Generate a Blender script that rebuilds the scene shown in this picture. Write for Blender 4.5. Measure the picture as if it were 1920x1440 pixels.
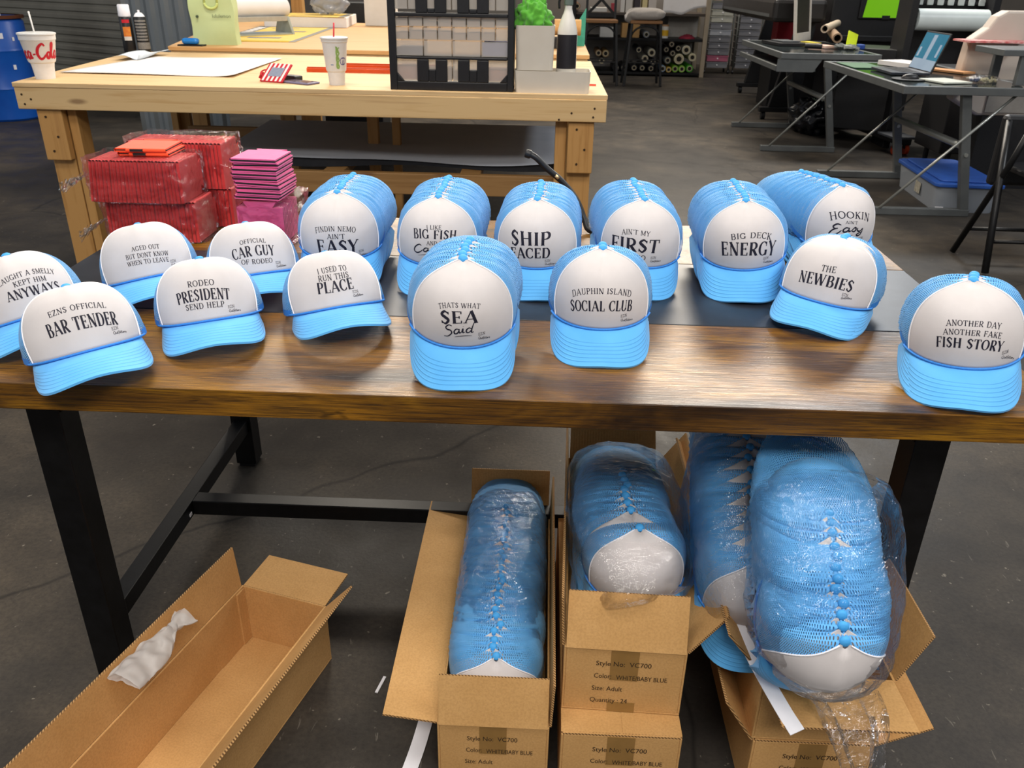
import bpy, bmesh, math, random
from math import sin, cos, pi, radians, exp, copysign, sqrt, atan2
from mathutils import Vector, Matrix, Euler

# ---------------------------------------------------------------- scene, camera, light
for o in list(bpy.data.objects):
    bpy.data.objects.remove(o, do_unlink=True)
scn = bpy.context.scene
COL = scn.collection
random.seed(7)

def look_axes(p, yw, r):
    f = Vector((-sin(yw)*cos(p), cos(yw)*cos(p), -sin(p)))
    rt = Vector((cos(yw), sin(yw), 0))
    up = rt.cross(f)
    return cos(r)*rt + sin(r)*up, -sin(r)*rt + cos(r)*up, f

cam = bpy.data.cameras.new('camera')
cam.sensor_width = 36.0
cam.lens = 1551.76/1920*36.0
cam.clip_start = 0.02
cam.dof.use_dof = True
cam.dof.focus_distance = 1.45
cam.dof.aperture_fstop = 15.0
cam_o = bpy.data.objects.new('camera', cam)
COL.objects.link(cam_o)
rt, up, fw = look_axes(0.4588, 0.0342, 0.0182)
cam_o.matrix_world = Matrix(((rt.x, up.x, -fw.x, 0.0686), (rt.y, up.y, -fw.y, -1.1044),
                             (rt.z, up.z, -fw.z, 1.3225), (0, 0, 0, 1)))
scn.camera = cam_o

w = bpy.data.worlds.new('world')
scn.world = w
w.use_nodes = True
w.node_tree.nodes['Background'].inputs[0].default_value = (0.93, 0.95, 1.0, 1)
w.node_tree.nodes['Background'].inputs[1].default_value = 0.27

def area(name, loc, target, size, sizey, power, col=(1, 1, 1)):
    l = bpy.data.lights.new(name, 'AREA')
    l.shape = 'RECTANGLE'; l.size = size; l.size_y = sizey
    l.energy = power; l.color = col
    o = bpy.data.objects.new(name, l)
    COL.objects.link(o)
    o.location = loc
    o.rotation_euler = (Vector(target)-Vector(loc)).to_track_quat('-Z', 'Y').to_euler()
    return o
WARM = (1.0, 0.90, 0.76); COOL = (0.93, 0.97, 1.0)
area('ceiling_lamp_or_fill', (-2.0, 8.6, 4.4), (-0.8, 2.0, 0.6), 1.5, 0.7, 190, WARM)
area('ceiling_lamp_or_fill', (2.0, 8.6, 4.4), (0.6, 1.5, 0.6), 2.2, 0.9, 300, WARM)
area('ceiling_lamp_or_fill', (3.7, 8.1, 4.4), (1.5, 1.5, 0.6), 1.2, 0.6, 105, COOL)
area('ceiling_lamp_or_fill', (-1.0, 2.3, 4.4), (-1.0, 2.2, 0), 1.6, 0.5, 110, WARM)
area('ceiling_lamp_or_fill', (5.6, 2.7, 4.4), (1.0, 2.6, 0.5), 1.6, 0.6, 120, COOL)
area('bay_daylight', (-8.6, 0.6, 1.9), (-0.8, 2.8, 0.5), 2.4, 2.6, 85, (.84, .92, 1.0))
area('ceiling_lamp_or_fill', (-0.9, -1.0, 4.4), (-0.1, 0.4, 0.6), 2.2, 0.7, 62, (1, .95, .88))
area('ceiling_lamp_or_fill', (2.3, -0.9, 4.4), (0.7, 0.5, 0.6), 1.6, 0.6, 40, (1, .96, .92))
area('ceiling_lamp_or_fill', (0.6, -3.4, 4.2), (0.2, 0.2, 0.2), 2.4, 0.9, 150, (1, .95, .88))  # added fill from behind the camera, brightens the carton and hat fronts
area('ceiling_lamp_or_fill', (1.5, 12.0, 4.4), (1.5, 12.3, 0), 2.0, 0.5, 110, WARM)

scn.view_settings.view_transform = 'Standard'
scn.view_settings.look = 'None'
scn.view_settings.exposure = 0.0
scn.view_settings.gamma = 1.0
scn.view_settings.use_curve_mapping = False
scn.cycles.transparent_max_bounces = 40
scn.cycles.max_bounces = 7
scn.cycles.use_denoising = True
scn.cycles.sample_clamp_indirect = 6.0

# ---------------------------------------------------------------- materials
def lin(h):
    h = h.lstrip('#')
    c = [int(h[i:i+2], 16)/255 for i in (0, 2, 4)]
    return tuple(((x/12.92) if x <= .04045 else ((x+.055)/1.055)**2.4) for x in c)+(1,)

class NT:
    def __init__(s, name):
        s.m = bpy.data.materials.new(name); s.m.use_nodes = True
        s.t = s.m.node_tree; s.n = s.t.nodes; s.b = s.n['Principled BSDF']
        s.out = s.n['Material Output']
    def add(s, typ, **kw):
        x = s.n.new(typ)
        for k, v in kw.items():
            if k in x.inputs: x.inputs[k].default_value = v
            else: setattr(x, k, v)
        return x
    def link(s, a, b): s.t.links.new(a, b)
    def coords(s, scale=(1, 1, 1), kind='Object', loc=(0, 0, 0), rot=(0, 0, 0)):
        tc = s.add('ShaderNodeTexCoord'); mp = s.add('ShaderNodeMapping')
        mp.inputs['Scale'].default_value = scale; mp.inputs['Location'].default_value = loc
        mp.inputs['Rotation'].default_value = rot
        s.link(tc.outputs[kind], mp.inputs[0]); return mp.outputs[0]
    def noise(s, co, scale, detail=4, rough=.55, dist=0):
        x = s.add('ShaderNodeTexNoise'); x.inputs['Scale'].default_value = scale
        x.inputs['Detail'].default_value = detail; x.inputs['Roughness'].default_value = rough
        x.inputs['Distortion'].default_value = dist
        s.link(co, x.inputs['Vector']); return x.outputs['Fac']
    def ramp(s, fac, stops):
        r = s.add('ShaderNodeValToRGB'); e = r.color_ramp.elements
        while len(e) < len(stops): e.new(.5)
        for el, (p, c) in zip(e, stops):
            el.position = p; el.color = lin(c) if isinstance(c, str) else (c, c, c, 1)
        s.link(fac, r.inputs[0]); return r.outputs[0]
    def mix(s, fac, a, b, blend='MIX'):
        x = s.add('ShaderNodeMix', data_type='RGBA', blend_type=blend)
        for sock, v in ((x.inputs[0], fac), (x.inputs[6], a), (x.inputs[7], b)):
            if isinstance(v, (int, float)): sock.default_value = v
            elif isinstance(v, tuple): sock.default_value = v
            else: s.link(v, sock)
        return x.outputs[2]
    def math(s, op, a, b=0.0, c=None):
        x = s.add('ShaderNodeMath', operation=op)
        for i, v in enumerate((a, b) if c is None else (a, b, c)):
            if isinstance(v, (int, float)): x.inputs[i].default_value = v
            else: s.link(v, x.inputs[i])
        return x.outputs[0]
    def bump(s, h, strength=.3, dist=.002):
        x = s.add('ShaderNodeBump'); x.inputs['Strength'].default_value = strength
        x.inputs['Distance'].default_value = dist
        s.link(h, x.inputs['Height']); s.link(x.outputs[0], s.b.inputs['Normal']); return x.outputs[0]

MATS = {}
def mat(name, c1, c2=None, rough=.5, metal=0., scale=30, bump=0., bscale=300, stretch=(1, 1, 1), spec=.5, trans=0., ior=1.45, sheen=0., emit=None, coat=0.):
    """plain procedural material: two tones mixed by noise, fine bump"""
    if name in MATS: return MATS[name]
    s = NT(name)
    co = s.coords(stretch)
    f = s.noise(co, scale)
    if c2 is None:
        c2 = c1
    col = s.ramp(f, [(.3, c1), (.7, c2)])
    s.link(col, s.b.inputs['Base Color'])
    s.b.inputs['Roughness'].default_value = rough
    s.b.inputs['Metallic'].default_value = metal
    s.b.inputs['Specular IOR Level'].default_value = spec
    s.b.inputs['IOR'].default_value = ior
    s.b.inputs['Transmission Weight'].default_value = trans
    s.b.inputs['Sheen Weight'].default_value = sheen
    s.b.inputs['Coat Weight'].default_value = coat
    if emit:
        s.link(col, s.b.inputs['Emission Color']); s.b.inputs['Emission Strength'].default_value = emit
    if bump:
        s.bump(s.noise(co, bscale, 3), bump, .001)
    MATS[name] = s.m
    return s.m

def m_rustic(name='rustic_laminate'):
    s = NT(name)
    co = s.coords((1, 1, 1))
    big = s.noise(s.coords((1.1, 4.5, 4.5)), 2.2, 5, .6, .6)
    col = s.ramp(big, [(.30, '#24150a'), (.40, '#5e3d12'), (.54, '#8e6018'), (.66, '#75501a'), (.78, '#33200d')])
    amb = s.noise(s.coords((1.4, 5, 5), loc=(3, 1, 0)), 3.0, 3, .5, .3)
    col = s.mix(s.ramp(amb, [(.52, 0.), (.68, .75)]), col, lin('#a3741a'))
    gr = s.noise(s.coords((9, 300, 300)), 1.0, 6, .7)
    col = s.mix(s.ramp(gr, [(.38, .8), (.56, 0.)]), col, lin('#241405'))
    knot = s.noise(s.coords((5, 26, 26), loc=(2, 0, 0)), 1.5, 3, .6, 1.0)
    col = s.mix(s.ramp(knot, [(.68, 0.), (.76, .8)]), col, lin('#1d1005'))
    s.link(col, s.b.inputs['Base Color'])
    s.b.inputs['Roughness'].default_value = .33
    rr = s.ramp(gr, [(.35, .46), (.6, .27)]); s.link(rr, s.b.inputs['Roughness'])
    gl = s.noise(s.coords((4, 480, 480)), 1.0, 2, .5)
    s.bump(s.math('ADD', gl, s.math('MULTIPLY', gr, .8)), .38, .0012)
    return s.m

def m_pine(name, base, dark, axis='x', knots=True):
    s = NT(name)
    st = {'x': (1.2, 24, 24), 'z': (24, 24, 1.2), 'y': (24, 1.2, 24)}[axis]
    g = s.noise(s.coords(st), 1.6, 5, .6, .5)
    col = s.ramp(g, [(.3, dark), (.48, base), (.62, base), (.8, dark)])
    g2 = s.noise(s.coords(tuple(v*.35 for v in st), loc=(5, 2, 1)), 2.2, 3, .5, .8)
    col = s.mix(s.ramp(g2, [(.62, 0.), (.72, .35)]), col, lin('#8a5a2c'))
    if knots:
        k = s.add('ShaderNodeTexVoronoi'); k.inputs['Scale'].default_value = 1.0
        s.link(s.coords(tuple((v*.35 if v > 5 else v*2.0) for v in st)), k.inputs['Vector'])
        col = s.mix(s.ramp(k.outputs['Distance'], [(.05, .65), (.12, 0.)]), col, lin('#5d3717'))
    s.link(col, s.b.inputs['Base Color'])
    s.b.inputs['Roughness'].default_value = .62
    s.bump(g, .12, .001)
    return s.m

def m_floor():
    s = NT('stained_concrete')
    co = s.coords()
    a = s.noise(co, 1.3, 6, .6, .3)
    col = s.ramp(a, [(.3, '#302d2a'), (.5, '#413c36'), (.62, '#51493f'), (.75, '#443e37')])
    b = s.noise(s.coords((1, 1, 1), loc=(7, 3, 0)), 4.0, 6, .65)
    col = s.mix(s.ramp(b, [(.35, .55), (.6, 0.)]), col, lin('#2a2827'))
    fine = s.noise(co, 90, 4, .7)
    col = s.mix(s.ramp(fine, [(.3, .5), (.6, 0.)]), col, lin('#232120'))
    sp = s.noise(co, 46, 3, .55)
    col = s.mix(s.ramp(sp, [(.69, 0.), (.74, .6)]), col, lin('#8b8478'))
    sc = s.noise(s.coords((14, 3, 1), rot=(0, 0, .5)), 6, 3, .5, .7)
    col = s.mix(s.ramp(sc, [(.70, 0.), (.76, .25)]), col, lin('#9a9388'))
    v = s.add('ShaderNodeTexVoronoi', feature='DISTANCE_TO_EDGE'); v.inputs['Scale'].default_value = .55
    nz = s.add('ShaderNodeTexNoise'); nz.inputs['Scale'].default_value = 3
    s.link(co, nz.inputs['Vector'])
    s.link(s.mix(.12, co, nz.outputs['Color']), v.inputs['Vector'])
    col = s.mix(s.ramp(v.outputs['Distance'], [(.0, .7), (.004, 0.)]), col, lin('#1b1a19'))
    s.link(col, s.b.inputs['Base Color'])
    rr = s.ramp(b, [(.3, .38), (.7, .62)]); s.link(rr, s.b.inputs['Roughness'])
    s.b.inputs['Specular IOR Level'].default_value = .18
    s.bump(s.math('ADD', fine, s.math('MULTIPLY', b, 1.5)), .25, .002)
    return s.m

def m_card(name='cardboard', base='#d2a46a', dark='#c6985e', axis=0):
    s = NT(name)
    co = s.coords()
    n = s.noise(co, 9, 4, .6)
    col = s.ramp(n, [(.3, dark), (.7, base)])
    fib = s.noise(co, 260, 3, .6)
    col = s.mix(s.ramp(fib, [(.35, .22), (.6, 0.)]), col, lin('#8a6034'))
    s.link(col, s.b.inputs['Base Color'])
    s.b.inputs['Roughness'].default_value = .78
    s.b.inputs['Specular IOR Level'].default_value = .25
    wv = s.add('ShaderNodeTexWave', wave_type='BANDS', bands_direction='XYZ'[axis])
    wv.inputs['Scale'].default_value = 48
    s.link(co, wv.inputs['Vector'])
    s.bump(s.math('ADD', s.math('MULTIPLY', wv.outputs['Fac'], .35), n), .25, .0012)
    return s.m

def m_flute():
    s = NT('corrugated_edge')
    wv = s.add('ShaderNodeTexWave', wave_type='BANDS', bands_direction='DIAGONAL')
    wv.inputs['Scale'].default_value = 110
    s.link(s.coords(), wv.inputs['Vector'])
    s.link(s.ramp(wv.outputs['Fac'], [(.40, '#6b4a26'), (.6, '#c89b63')]), s.b.inputs['Base Color'])
    s.b.inputs['Roughness'].default_value = .85
    return s.m

def m_net(name, c1, c2, hole=.30):
    """open polyester netting: a hexagonal-ish grid of real see-through holes"""
    s = NT(name)
    tc = s.add('ShaderNodeTexCoord'); mp = s.add('ShaderNodeMapping')
    mp.inputs['Scale'].default_value = (1, 1, 1)
    s.link(tc.outputs['UV'], mp.inputs[0])
    sp = s.add('ShaderNodeSeparateXYZ'); s.link(mp.outputs[0], sp.inputs[0])
    P = 2*pi/.0034
    wx = s.math('SINE', s.math('MULTIPLY', sp.outputs[0], P))
    wy = s.math('SINE', s.math('MULTIPLY', sp.outputs[1], P*.72))
    prod = s.math('MULTIPLY', wx, wy)
    big = s.noise(mp.outputs[0], 26, 3, .6)
    thr = s.math('SUBTRACT', s.ramp(big, [(.3, hole+.38), (.7, hole)]), 0.0)
    h = s.math('GREATER_THAN', prod, thr)
    n = s.noise(s.coords(), 18, 3)
    s.link(s.ramp(n, [(.3, c1), (.7, c2)]), s.b.inputs['Base Color'])
    s.b.inputs['Roughness'].default_value = .6
    s.b.inputs['Sheen Weight'].default_value = .15
    s.b.inputs['Specular IOR Level'].default_value = .3
    s.link(s.math('SUBTRACT', 1.0, h), s.b.inputs['Alpha'])
    s.bump(prod, .35, .0006)
    return s.m

def m_bill():
    s = NT('bill_fabric')
    tc = s.add('ShaderNodeTexCoord'); sp = s.add('ShaderNodeSeparateXYZ')
    s.link(tc.outputs['UV'], sp.inputs[0])
    V = sp.outputs[1]
    wv = s.math('SINE', s.math('MULTIPLY', V, 2*pi*10.5))
    gate = s.math('MULTIPLY', s.math('GREATER_THAN', V, .40), s.math('LESS_THAN', V, .94))
    st = s.math('MULTIPLY', s.math('POWER', s.math('ABSOLUTE', s.math('ADD', s.math('MULTIPLY', wv, .5), .5)), 6.0), gate)
    n = s.noise(s.coords(), 16, 3)
    col = s.ramp(n, [(.3, '#58aeee'), (.7, '#61b6f4')])
    col = s.mix(s.math('MULTIPLY', st, .30), col, lin('#2f86cf'))
    s.link(col, s.b.inputs['Base Color'])
    s.b.inputs['Roughness'].default_value = .62
    s.b.inputs['Sheen Weight'].default_value = .2
    s.b.inputs['Specular IOR Level'].default_value = .3
    tw = s.noise(s.coords(), 900, 2)
    s.bump(s.math('SUBTRACT', s.math('MULTIPLY', tw, .25), st), .5, .0012)
    return s.m

def m_film(name='clear_film', tint='#ffffff', base=.008, crinkle=.55, scale=14):
    s = NT(name)
    co = s.coords()
    n1 = s.noise(co, scale, 4, .6, 1.2)
    n2 = s.noise(s.coords((1, 1.6, 1)), scale*4, 3, .6, .8)
    bp = s.add('ShaderNodeBump'); bp.inputs['Strength'].default_value = crinkle; bp.inputs['Distance'].default_value = .02
    s.link(s.math('ADD', n1, s.math('MULTIPLY', n2, .35)), bp.inputs['Height'])
    g = s.add('ShaderNodeBsdfGlossy'); g.inputs['Roughness'].default_value = .07
    g.inputs['Color'].default_value = lin(tint)
    s.link(bp.outputs[0], g.inputs['Normal'])
    t = s.add('ShaderNodeBsdfTransparent'); t.inputs['Color'].default_value = (.99, .99, .992, 1)
    fr = s.add('ShaderNodeFresnel'); fr.inputs['IOR'].default_value = 1.45
    s.link(bp.outputs[0], fr.inputs['Normal'])
    fac = s.math('MINIMUM', s.math('ADD', s.math('MULTIPLY', fr.outputs[0], .8), base), .6)
    mx = s.add('ShaderNodeMixShader')
    s.link(fac, mx.inputs[0]); s.link(t.outputs[0], mx.inputs[1]); s.link(g.outputs[0], mx.inputs[2])
    s.link(mx.outputs[0], s.out.inputs[0])
    return s.m

def m_frost(name, col, opac=.5, rough=.25):
    s = NT(name)
    n = s.noise(s.coords(), 25, 3)
    s.link(s.ramp(n, [(.3, col), (.7, col)]), s.b.inputs['Base Color'])
    s.b.inputs['Roughness'].default_value = rough
    s.b.inputs['Alpha'].default_value = opac
    s.bump(n, .15, .002)
    return s.m

# ---------------------------------------------------------------- mesh helper
class MB:
    def __init__(s): s.v = []; s.f = []; s.mi = []; s.uv = {}; s.k = 0
    def add(s, vs, fs, T=None, uvs=None):
        b = len(s.v)
        s.v += [tuple(T @ Vector(p)) if T is not None else tuple(p) for p in vs]
        for f in fs:
            s.f.append([b+i for i in f]); s.mi.append(s.k)
        if uvs:
            for i, q in enumerate(uvs): s.uv[b+i] = q
        return s
    def box(s, x0, x1, y0, y1, z0, z1, T=None):
        vs = [(x, y, z) for z in (z0, z1) for y in (y0, y1) for x in (x0, x1)]
        return s.add(vs, [(0, 2, 3, 1), (4, 5, 7, 6), (0, 1, 5, 4), (2, 6, 7, 3), (0, 4, 6, 2), (1, 3, 7, 5)], T)
    def cbox(s, c, sz, rot=(0, 0, 0)):
        T = Matrix.Translation(c) @ Euler(rot).to_matrix().to_4x4()
        a, b, d = (x/2 for x in sz)
        return s.box(-a, a, -b, b, -d, d, T)
    def bar(s, p, q, wx, wy, upv=(0, 0, 1)):
        """rectangular bar from p to q"""
        p, q = Vector(p), Vector(q); d = q-p; L = d.length; z = d/L
        u = Vector(upv)
        if abs(z.dot(u)) > .95: u = Vector((0, 1, 0))
        x = u.cross(z).normalized(); y = z.cross(x)
        T = Matrix(((x.x, y.x, z.x, p.x), (x.y, y.y, z.y, p.y), (x.z, y.z, z.z, p.z), (0, 0, 0, 1)))
        return s.box(-wx/2, wx/2, -wy/2, wy/2, 0, L, T)
    def prism(s, poly, z0, z1, T=None):
        n = len(poly)
        vs = [(x, y, z0) for x, y in poly]+[(x, y, z1) for x, y in poly]
        fs = [tuple(range(n-1, -1, -1)), tuple(range(n, 2*n))]+[(i, (i+1) % n, n+(i+1) % n, n+i) for i in range(n)]
        return s.add(vs, fs, T)
    def tube(s, pts, r, seg=8, caps=True, T=None):
        pts = [Vector(p) for p in pts]; n = len(pts)
        rs = r if isinstance(r, (list, tuple)) else [r]*n
        vs = []; prev = None
        for i, p in enumerate(pts):
            d = (pts[min(i+1, n-1)]-pts[max(i-1, 0)]).normalized()
            if prev is None:
                u = Vector((0, 0, 1)) if abs(d.z) < .9 else Vector((1, 0, 0))
                x = u.cross(d).normalized()
            else:
                x = (prev-d*prev.dot(d)).normalized()
            prev = x; y = d.cross(x)
            for k in range(seg):
                a = 2*pi*k/seg
                vs.append(p+rs[i]*(cos(a)*x+sin(a)*y))
        fs = [(i*seg+k, i*seg+(k+1) % seg, (i+1)*seg+(k+1) % seg, (i+1)*seg+k) for i in range(n-1) for k in range(seg)]
        if caps:
            fs += [tuple(range(seg-1, -1, -1)), tuple(range((n-1)*seg, n*seg))]
        return s.add(vs, fs, T)
    def lathe(s, prof, seg=24, T=None, a0=0., a1=2*pi):
        full = abs(a1-a0-2*pi) < 1e-6
        m = seg if full else seg+1
        vs = [(r*cos(a0+(a1-a0)*k/seg), r*sin(a0+(a1-a0)*k/seg), z) for r, z in prof for k in range(m)]
        fs = []
        for i in range(len(prof)-1):
            for k in range(seg):
                k2 = (k+1) % m
                fs.append((i*m+k, i*m+k2, (i+1)*m+k2, (i+1)*m+k))
        return s.add(vs, fs, T)
    def cyl(s, p, q, r, seg=16, r2=None):
        return s.tube([p, q], [r, r if r2 is None else r2], seg)
    def grid(s, fn, nu, nv, uvf=None, closeu=False, T=None):
        vs = []; uv = []
        m = nu if closeu else nu+1
        for j in range(nv+1):
            for i in range(m):
                vs.append(fn(i/nu, j/nv))
                if uvf: uv.append(uvf(i/nu, j/nv))
        fs = [(j*m+i, j*m+(i+1) % m, (j+1)*m+(i+1) % m, (j+1)*m+i) for j in range(nv) for i in range(nu)]
        return s.add(vs, fs, T, uv or None)
    def mesh(s, name, mats, smooth=False):
        me = bpy.data.meshes.new(name)
        me.from_pydata(s.v, [], s.f)
        for m in (mats if isinstance(mats, (list, tuple)) else [mats]): me.materials.append(m)
        me.polygons.foreach_set('material_index', s.mi)
        if s.uv:
            l = me.uv_layers.new(name='uv')
            for lp in me.loops: l.data[lp.index].uv = s.uv.get(lp.vertex_index, (0, 0))
        if smooth:
            me.polygons.foreach_set('use_smooth', [True]*len(me.polygons))
        me.update()
        bm = bmesh.new(); bm.from_mesh(me)
        if not s.uv: bmesh.ops.recalc_face_normals(bm, faces=bm.faces)
        bm.to_mesh(me); bm.free()
        return me
    def build(s, name, mats, parent=None, smooth=False, bevel=0., solid=0., auto=None):
        me = s.mesh(name, mats, smooth or auto is not None)
        if auto is not None:
            me.set_sharp_from_angle(angle=radians(auto))
        o = bpy.data.objects.new(name, me)
        COL.objects.link(o)
        if parent is not None: o.parent = parent
        if bevel:
            b = o.modifiers.new('bevel', 'BEVEL'); b.width = bevel; b.segments = 2; b.limit_method = 'ANGLE'; b.angle_limit = radians(40)
        if solid:
            b = o.modifiers.new('solid', 'SOLIDIFY'); b.thickness = solid; b.offset = -1
        return o

def tag(o, label=None, cat=None, group=None, kind=None):
    if label: o['label'] = label
    if cat: o['category'] = cat
    if group: o['group'] = group
    if kind: o['kind'] = kind
    return o
def thing(name, label, cat, loc=(0, 0, 0), rot=(0, 0, 0), group=None, scale=None):
    o = bpy.data.objects.new(name, None); COL.objects.link(o)
    o.empty_display_size = .05
    o.location = loc; o.rotation_euler = rot
    if scale: o.scale = scale
    return tag(o, label, cat, group)
def struct(o): o['kind'] = 'structure'; return o
def dup(src, parent):
    o = src.copy(); COL.objects.link(o); o.parent = parent; return o
def spline(pts, n=8):
    """Catmull-Rom through points"""
    P = [Vector(p) for p in pts]; P = [P[0]*2-P[1]]+P+[P[-1]*2-P[-2]]
    out = []
    for i in range(1, len(P)-2):
        for k in range(n):
            t = k/n
            a, b, c, d = P[i-1], P[i], P[i+1], P[i+2]
            out.append(.5*((2*b)+(c-a)*t+(2*a-5*b+4*c-d)*t*t+(3*b-a-3*c+d)*t**3))
    out.append(P[-2]); return out
def text_mesh(body, size, name, m, parent, loc, rot, extrude=.0, align='LEFT', sx=1., width=None):
    """text in the built-in font, turned into a mesh"""
    cu = bpy.data.curves.new('t', 'FONT'); cu.body = body; cu.size = size; cu.extrude = extrude
    cu.align_x = align; cu.resolution_u = 3
    to = bpy.data.objects.new('t', cu); COL.objects.link(to)
    dg = bpy.context.evaluated_depsgraph_get()
    me = bpy.data.meshes.new_from_object(to.evaluated_get(dg))
    bpy.data.objects.remove(to, do_unlink=True); bpy.data.curves.remove(cu)
    if width: sx = width/max(1e-6, max(v.co.x for v in me.vertices)-min(0, min(v.co.x for v in me.vertices)))
    me.name = name; me.materials.clear(); me.materials.append(m)
    o = bpy.data.objects.new(name, me); COL.objects.link(o)
    if parent is not None: o.parent = parent
    o.location = loc; o.rotation_euler = rot; o.scale = (sx, 1, 1)
    return o

CARD = m_card(); CARDY = m_card('cardboard_side', axis=1); FLUTE = m_flute()
RUSTIC = m_rustic()
PINE_X = m_pine('pine_board', '#cfae7c', '#bd9660', 'x'); PINE_Z = m_pine('pine_post', '#b98a4e', '#a4743a', 'z')
PLY = m_pine('plywood', '#d3b384', '#c29c68', 'x', False); PLY2 = m_pine('plywood_aged', '#c79b64', '#b4844c', 'x', False); PINE_Y = m_pine('pine_rail', '#8f6a3c', '#7a5528', 'x')
BLACKM = mat('black_metal', '#0c0c0d', '#151517', .42, .3, 40, .1)
BLACKP = mat('black_plastic', '#141416', '#1b1b1e', .45, 0, 60, .08)
DARKG = mat('dark_gunmetal', '#23262c', '#2c3038', .40, .2, 25, .1, 500)
WHITEF = mat('white_foam_fabric', '#cbc5c4', '#d2cccb', .85, 0, 22, .12, 900, sheen=.2, spec=.2)
PIPE = mat('white_piping', '#eceaf0', '#f2f1f6', .7, 0, 30)
INK = mat('dark_ink', '#131122', '#1a172b', .7, 0, 50)
CORD = mat('blue_cord', '#2f7fd6', '#3a8be0', .6, 0, 400, .3, 1500)
BTN = mat('blue_button_cloth', '#3f9fe2', '#4aa8ea', .65, 0, 60, .1)
NET = m_net('blue_netting', '#5aa6e2', '#68b0ea', .12)
BILL = m_bill()
FILM = m_film(); WHITEP = mat('white_plastic', '#d6d2c9', '#dedad2', .45, 0, 12, .05)

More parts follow.
